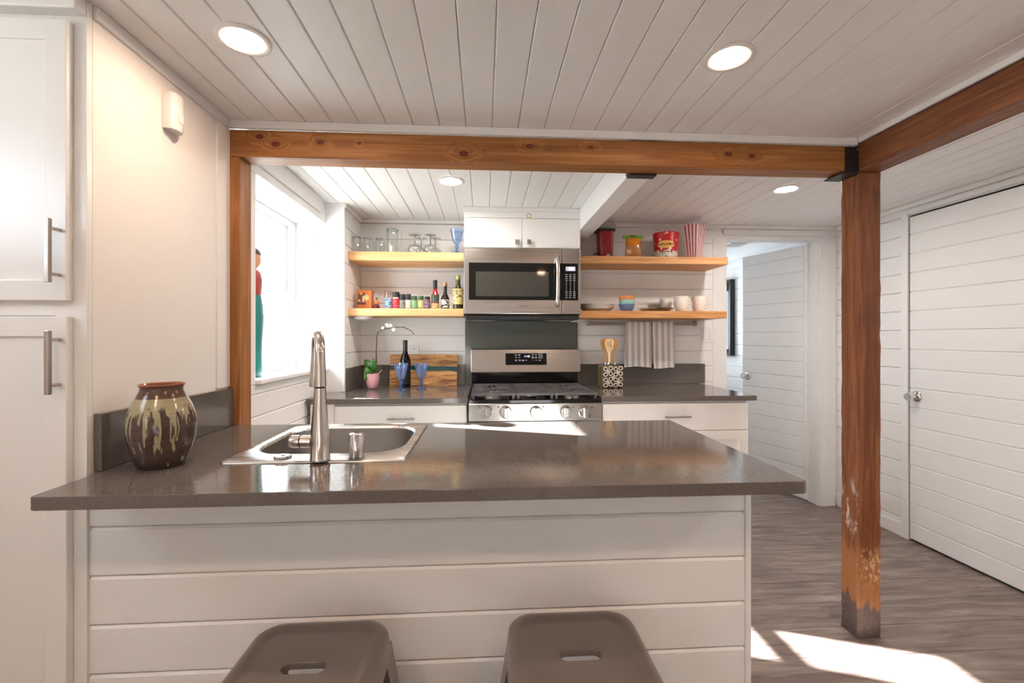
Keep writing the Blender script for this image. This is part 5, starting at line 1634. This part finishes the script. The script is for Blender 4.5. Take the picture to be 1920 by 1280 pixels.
for c1, c2, lab, dz in bowls:
    c = bc + Vector((0, 0, dz))
    t = thing('small_bowl', lab, 'bowl', c, group='stacked coloured bowls')
    R = .0535
    o_ = obj('dish', MB().lathe(c, [(0, .003), (.030, .003), (.032, 0), (.036, .003), (.046, .016), (R * .97, .034), (R, .048), (R * .96, .049), (R * .91, .034), (.043, .019), (.033, .0065), (0, .006)], 40), M('glaze_' + lab.split()[0], c1, .2, var=.06, scale=40), t, smooth=50)
    if dz == 0:
        s_ = MB()
        for k in range(28):
            a_ = 2 * PI * k / 28
            s_.tube([(c.x + r_ * math.cos(a_), c.y + r_ * math.sin(a_), c.z + z_) for r_, z_ in ((.0375, .005), (.0465, .0165), (.0522, .033))], .0016, 6)
        obj('ribs', s_, M('pale_blue_rib', c2, .3), t, smooth=60)
pc2 = Vector((at_y(1229.5, 582, 3.09).x, 3.09, zl))
for k in range(2):
    c = pc2 + Vector((0, 0, k * .007))
    t = thing('glass_plate', ['smoked glass plate lying directly on the mug shelf', 'smoked glass plate resting on another glass plate'][k], 'plate', c, group='stacked glass plates')
    obj('dish', MB().lathe(c, [(0, .001), (.075, .001), (.08, 0), (.100, .010), (.118, .016), (.118, .0185), (.098, .0135), (.078, .005), (0, .005)], 48), 'amber', t, smooth=50)
for k in range(2):
    c = pc2 + Vector((-.006, 0, .0125 + k * .012))
    t = thing('glass_bowl', ['clear glass bowl standing on the smoked plates', 'clear glass bowl nested in another clear bowl'][k], 'bowl', c, group='nested glass bowls')
    obj('dish', MB().lathe(c, [(0, .001), (.034, .001), (.036, 0), (.046, .016), (.0565, .038), (.058, .040), (.054, .039), (.043, .018), (.034, .005), (0, .004)], 40), 'glass', t, smooth=50)
def mug(label, px, yy, sc_=1.0, a_=0.0, top_=556):
    c = at_y(px, 582, yy); c = Vector((c.x, yy, zl))
    h_ = at_y(px, top_, yy).z - zl
    t = thing('mug', label, 'mug', c, group='white mugs on the shelf')
    R = .049 * sc_
    obj('cup', MB().lathe(c, [(0, .003), (R * .62, .002), (R * .64, 0), (R * .70, .003), (R * .86, h_ * .3), (R * .97, h_ * .65), (R, h_), (R * .95, h_), (R * .91, h_ * .65), (R * .80, h_ * .3), (R * .6, .010), (0, .008)], 36), CER, t, smooth=50)
    pts_ = []
    for k in range(11):
        b_ = -PI / 2 + PI * k / 10
        q = R * .90 + .026 * math.cos(b_)
        pts_.append((c.x + q * math.cos(a_), c.y + q * math.sin(a_), c.z + h_ * .52 + .025 * math.sin(b_)))
    obj('handle', MB().tube(pts_, .0052, 10), CER, t, smooth=60)
mug('white mug half hidden behind the glass bowls', 1248, 3.20, .9, -.15, 560)
mug('white mug standing between glass bowls and the end mug', 1277, 3.08, 1.0, -.25, 556)
mug('white mug at the doorway end of the shelf', 1309.5, 3.12, 1.0, -.1, 556)

# ---- towel rail and towels
YT = 3.225
ra, rb = at_y(1104, 606, YT), at_y(1306, 606, YT)
t = thing('towel_rail', 'thin dark steel double towel rail under the plate shelf', 'towel rail', ((ra.x + rb.x) / 2, YT, ra.z - .01))
for dz in (.0045, -.0085):
    obj('rod', MB().tube([(ra.x, YT, ra.z + dz), (rb.x, YT, ra.z + dz)], .0042, 10), 'nickel', t, smooth=60)
for x in (ra.x, rb.x):
    bx('bracket', x - .003, x + .003, YT - .006, YW - .0005, ra.z - .018, ra.z + .022, 'nickel', t, .001)
def stripe_mat(name, off):
    m, t_, b_ = nt(name)
    tc = N(t_, 'ShaderNodeTexCoord').outputs['Object']
    sp2 = N(t_, 'ShaderNodeSeparateXYZ'); L(t_, tc, sp2.inputs[0])
    s_ = math_(t_, 'SINE', math_(t_, 'MULTIPLY', math_(t_, 'ADD', sp2.outputs[0], off), 2 * PI / .0445))
    n_ = noise(t_, coords(t_, (300, 300, 300)), 1, 2)
    g_ = mixc(t_, n_.outputs[0], srgb(170, 165, 162), srgb(198, 193, 190))
    wv = mixc(t_, n_.outputs[0], srgb(222, 216, 210), srgb(240, 236, 230))
    L(t_, mixc(t_, maprange(t_, s_, -.2, .2), wv, g_), b_.inputs['Base Color'])
    b_.inputs['Roughness'].default_value = .9
    bump(t_, b_, n_.outputs[0], .3, .001)
    return m
def towel(label, pxa, pxb, top_, bot, mat, seed, yoff, flare):
    rnd_ = random.Random(seed)
    x0, x1 = at_y(pxa, 606, YT).x, at_y(pxb, 606, YT).x
    zt_ = ra.z + .0105
    zb_ = at_y((pxa + pxb) / 2, bot, YT).z
    t = thing('hanging_towel', label, 'towel', ((x0 + x1) / 2, YT, zb_), group='striped towels on the rail')
    nu, path = 40, []
    ln = zt_ - zb_
    for k in range(9):
        path.append((.010 + .0, -ln * .86 * (1 - k / 8), .6 * (1 - k / 8)))     # back drop, bottom to top
    for k in range(1, 6):
        a_ = PI * k / 6
        path.append((.010 * math.cos(a_), .004 * math.sin(a_), 0))
    for k in range(0, 15):
        path.append((-.010, -ln * k / 14, k / 14))
    ph = rnd_.random() * 6
    vs_, fs = [], []
    for j, (py_, pz_, d_) in enumerate(path):
        for i in range(nu + 1):
            f_ = i / nu
            wv = math.sin(f_ * 17 + ph) * .6 + math.sin(f_ * 9 + ph * 2) * .4
            front = 1 if j > 13 else -.35
            x = x0 + (x1 - x0) * f_ + (flare[0] * (1 - f_) + flare[1] * f_) * d_
            yy_ = YT + py_ - front * d_ * .010 + wv * .006 * d_ * (1 if front > 0 else .3) + yoff
            vs_.append((x, yy_, zt_ + pz_ + (.004 * math.sin(f_ * 5 + ph) * d_)))
    for j in range(len(path) - 1):
        for i in range(nu):
            k = j * (nu + 1) + i
            fs.append((k, k + 1, k + nu + 2, k + nu + 1))
    obj('cloth', MB().add(vs_, fs), mat, t, smooth=80, solid=.0022)
    vs_, fs = [], []
    for r_ in (0, 1):
        for i in range(nu + 1):
            f_ = i / nu
            wv = math.sin(f_ * 17 + ph) * .6 + math.sin(f_ * 9 + ph * 2) * .4
            x = x0 + (x1 - x0) * f_ + (flare[0] * (1 - f_) + flare[1] * f_)
            vs_.append((x, YT - .0218 + wv * .006 + yoff, zb_ + .0105 + .009 * r_ - .009 + .004 * math.sin(f_ * 5 + ph)))
    for i in range(nu):
        fs.append((i, i + 1, i + nu + 2, i + nu + 1))
    obj('hem', MB().add(vs_, fs), mat, t, smooth=80, solid=.0012)
towel('grey and white striped towel hanging nearer the utensil jar', 1173, 1220, 602, 688, stripe_mat('grey_striped_linen', .003), 2, 0, (-.018, -.001))
towel('grey and white striped towel hanging nearer the light switch', 1222.5, 1262, 602, 690, stripe_mat('beige_striped_linen', .018), 5, 0, (.006, .004))

# ---- utensil crock and utensils
cf = at_z(1148, 727.5, ZC)
fy_ = cf.y
xa, xb = at_y(1129, 700, fy_).x, at_y(1168, 700, fy_).x
hC = at_y(1148, 685, fy_).z - ZC
xm, w_ = (xa + xb) / 2, xb - xa
dC = .125
ym = fy_ + dC / 2
t = thing('utensil_jar', 'square olive jar with white ring pattern holding wooden utensils', 'jar', (xm, ym, ZC + .0004))
rq = lambda g, r, z: rr(xm, ym, w_ - 2 * g, dC - 2 * g, r, ZC + .0004 + z)
obj('jar_body', MB().loft([rq(.006, .012, 0), rq(.0, .012, .006), rq(0, .012, hC - .012), rq(.010, .014, hC - .002), rq(.028, .03, hC), rq(.032, .03, hC - .004), rq(.016, .02, hC - .03), rq(.010, .02, .014)], True, True), M('olive_ceramic', srgb(104, 98, 62), .2, var=.12), t, smooth=40)
rn = MB().loft([rq(.030, .03, hC + .0005), rq(.028, .03, hC + .003), rq(.028, .03, hC + .018), rq(.031, .03, hC + .019), rq(.0325, .03, hC + .016), rq(.0325, .03, hC + .0005)], close=True)
obj('neck_ring', rn, 'chrome', t, smooth=40)
obj('front_panel', MB().box(xa + .010, xb - .004, fy_ - .0012, fy_ - .0002, ZC + .008, ZC + hC - .008), M('dark_brown_panel', srgb(74, 58, 46), .5, var=.2), t, .001)
s_ = MB()
for i in range(4):
    for j in range(4):
        cx_ = xa + .024 + i * (w_ - .04) / 3; cz_ = ZC + .022 + j * (hC - .044) / 3 + (.003 if i % 2 else -.002)
        R = .0125
        seg = 16
        loops = []
        for k in range(seg):
            a_ = 2 * PI * k / seg
            ct, st = math.cos(a_), math.sin(a_)
            loops.append([(cx_ + (R + .0034 * math.cos(q)) * ct, fy_ - .0022 - .003 * math.sin(q), cz_ + (R + .0034 * math.cos(q)) * st) for q in (0, PI / 3, 2 * PI / 3, PI, 3 * PI / 2)])
        s_.loft(loops, close=True)
for (i, j) in ((0.5, .5), (2.5, .5), (.5, 2.5), (2.5, 2.4), (1.5, 1.4)):
    cx_ = xa + .024 + i * (w_ - .04) / 3; cz_ = ZC + .022 + j * (hC - .044) / 3
    s_.lathe((cx_, fy_ - .0012, cz_), [(.010, 0), (.009, .003), (0, .004)], 8, axis='y')
obj('ring_pattern', s_, M('cream_ring_glaze', srgb(226, 216, 200), .35), t, smooth=60, label='raised cream ring pattern')
BAM = [(0.25, srgb(222, 182, 130)), (0.5, srgb(236, 204, 156)), (0.75, srgb(242, 216, 174))]
mt['bamboo'] = wood('bamboo', BAM, 'z', 3, 20, .5, fine=.15)
BAM2 = [(0.25, srgb(176, 118, 68)), (0.5, srgb(198, 142, 88)), (0.75, srgb(212, 160, 106))]
mt['beech'] = wood('beech_wood', BAM2, 'z', 3, 20, .5, fine=.15)
def utensil(name, label, pxt, pyt, pxb, dy, hw, hl, mat, slots):
    top_ = at_y(pxt, pyt, ym + dy)
    base = Vector((at_y(pxb, 700, ym).x, ym + dy * .5, ZC + .02))
    d = (top_ - base)
    ln = d.length
    t = thing(name, label, 'utensil', base)
    d.normalize()
    sd = Vector((d.z, 0, -d.x)).normalized()
    nv = sd.cross(d)
    P = lambda u, v_, w2_: tuple(base + d * u + sd * v_ + nv * w2_)
    neck = ln - hl
    obj('shaft', MB().loft([[P(u, a_ * hw_, b_ * .004) for a_, b_ in ((-1, -1), (1, -1), (1, 1), (-1, 1))] for u, hw_ in ((0, .0085), (neck * .6, .008), (neck + .004, .0075))], True, True), mat, t, .002)
    ns_ = 14
    def width(f_):
        return max(.0075, hw * (math.sin(PI * min(1, .06 + f_ * .62)) ** .8)) * (1 if f_ < .86 else math.sqrt(max(.02, 1 - ((f_ - .86) / .145) ** 2)))
    if not slots:
        loops = []
        for k in range(ns_ + 1):
            f_ = k / ns_
            ww = width(f_)
            loops.append([P(neck + hl * f_, v_ * ww, q) for v_, q in ((-1, -.003), (-.4, .001), (.4, .001), (1, -.003), (.9, .003), (0, .005), (-.9, .003))])
        obj('head', MB().loft(loops, True, True), mat, t, smooth=50)
    else:
        mbq = MB()
        def strip(v0, v1, f0, f1):
            lo = []
            for k in range(9):
                f_ = f0 + (f1 - f0) * k / 8
                ww = width(f_)
                a0, a1 = max(-1, v0 / ww if abs(v0) < ww else math.copysign(1, v0)), min(1, v1 / ww if abs(v1) < ww else math.copysign(1, v1))
                lo.append([P(neck + hl * f_, a0 * ww, -.002), P(neck + hl * f_, a1 * ww, -.002), P(neck + hl * f_, a1 * ww, .002), P(neck + hl * f_, a0 * ww, .002)])
            mbq.loft(lo, True, True)
        strip(-1, 1, 0, .42); strip(-1, 1, .86, 1.0)
        g_ = .0022
        cs = (-.0105, 0, .0105)
        edges = [-1] + [e_ for c_ in cs for e_ in (c_ - g_, c_ + g_)] + [1]
        for q in range(0, len(edges), 2):
            strip(edges[q], edges[q + 1], .42, .86)
        obj('head', mbq, mat, t, smooth=30)
utensil('slotted_spoon', 'pale wooden slotted spoon standing foremost in the square jar', 1142.5, 635, 1141, -.026, .031, .098, 'bamboo', True)
utensil('wooden_spoon', 'darker wooden spoon behind the slotted one, wall cabinet side', 1133.5, 634.5, 1138, .004, .028, .09, 'beech', False)
utensil('wooden_spatula', 'darker wooden spatula behind the slotted spoon, towel side', 1152, 635, 1146, .006, .027, .09, 'beech', False)

# ---- switch plate and peg
a, b = at_y(1314, 642, YW), at_y(1341.5, 613.5, YW)
t = thing('light_switch', 'white double rocker light switch plate on the plank wall', 'switch', ((a.x + b.x) / 2, YW, a.z))
bx('plate', a.x, b.x, YW - .006, YW - .0003, a.z, b.z, 'plastic', t, .002)
for k in (.30, .70):
    xq = a.x + (b.x - a.x) * k
    bx('rocker', xq - .016, xq + .016, YW - .0095, YW - .0062, a.z + .022, b.z - .022, 'plastic', t, .0015)
a = at_y(1097.5, 452.5, YW - .02)
t = thing('wall_peg', 'short painted peg under the white joist beside the cabinet', 'peg', (a.x, YW - .02, a.z - .008))
obj('pin', MB().tube([(a.x - .02, YW - .0005, a.z), (a.x - .015, YW - .05, a.z), (a.x + .012, YW - .06, a.z)], .006, 10), 'trim', t, smooth=60)
obj('tip', MB().lathe((a.x + .012, YW - .06, a.z), [(0, -.009), (.008, -.004), (.009, .002), (0, .009)], 12), 'trim', t, smooth=60)
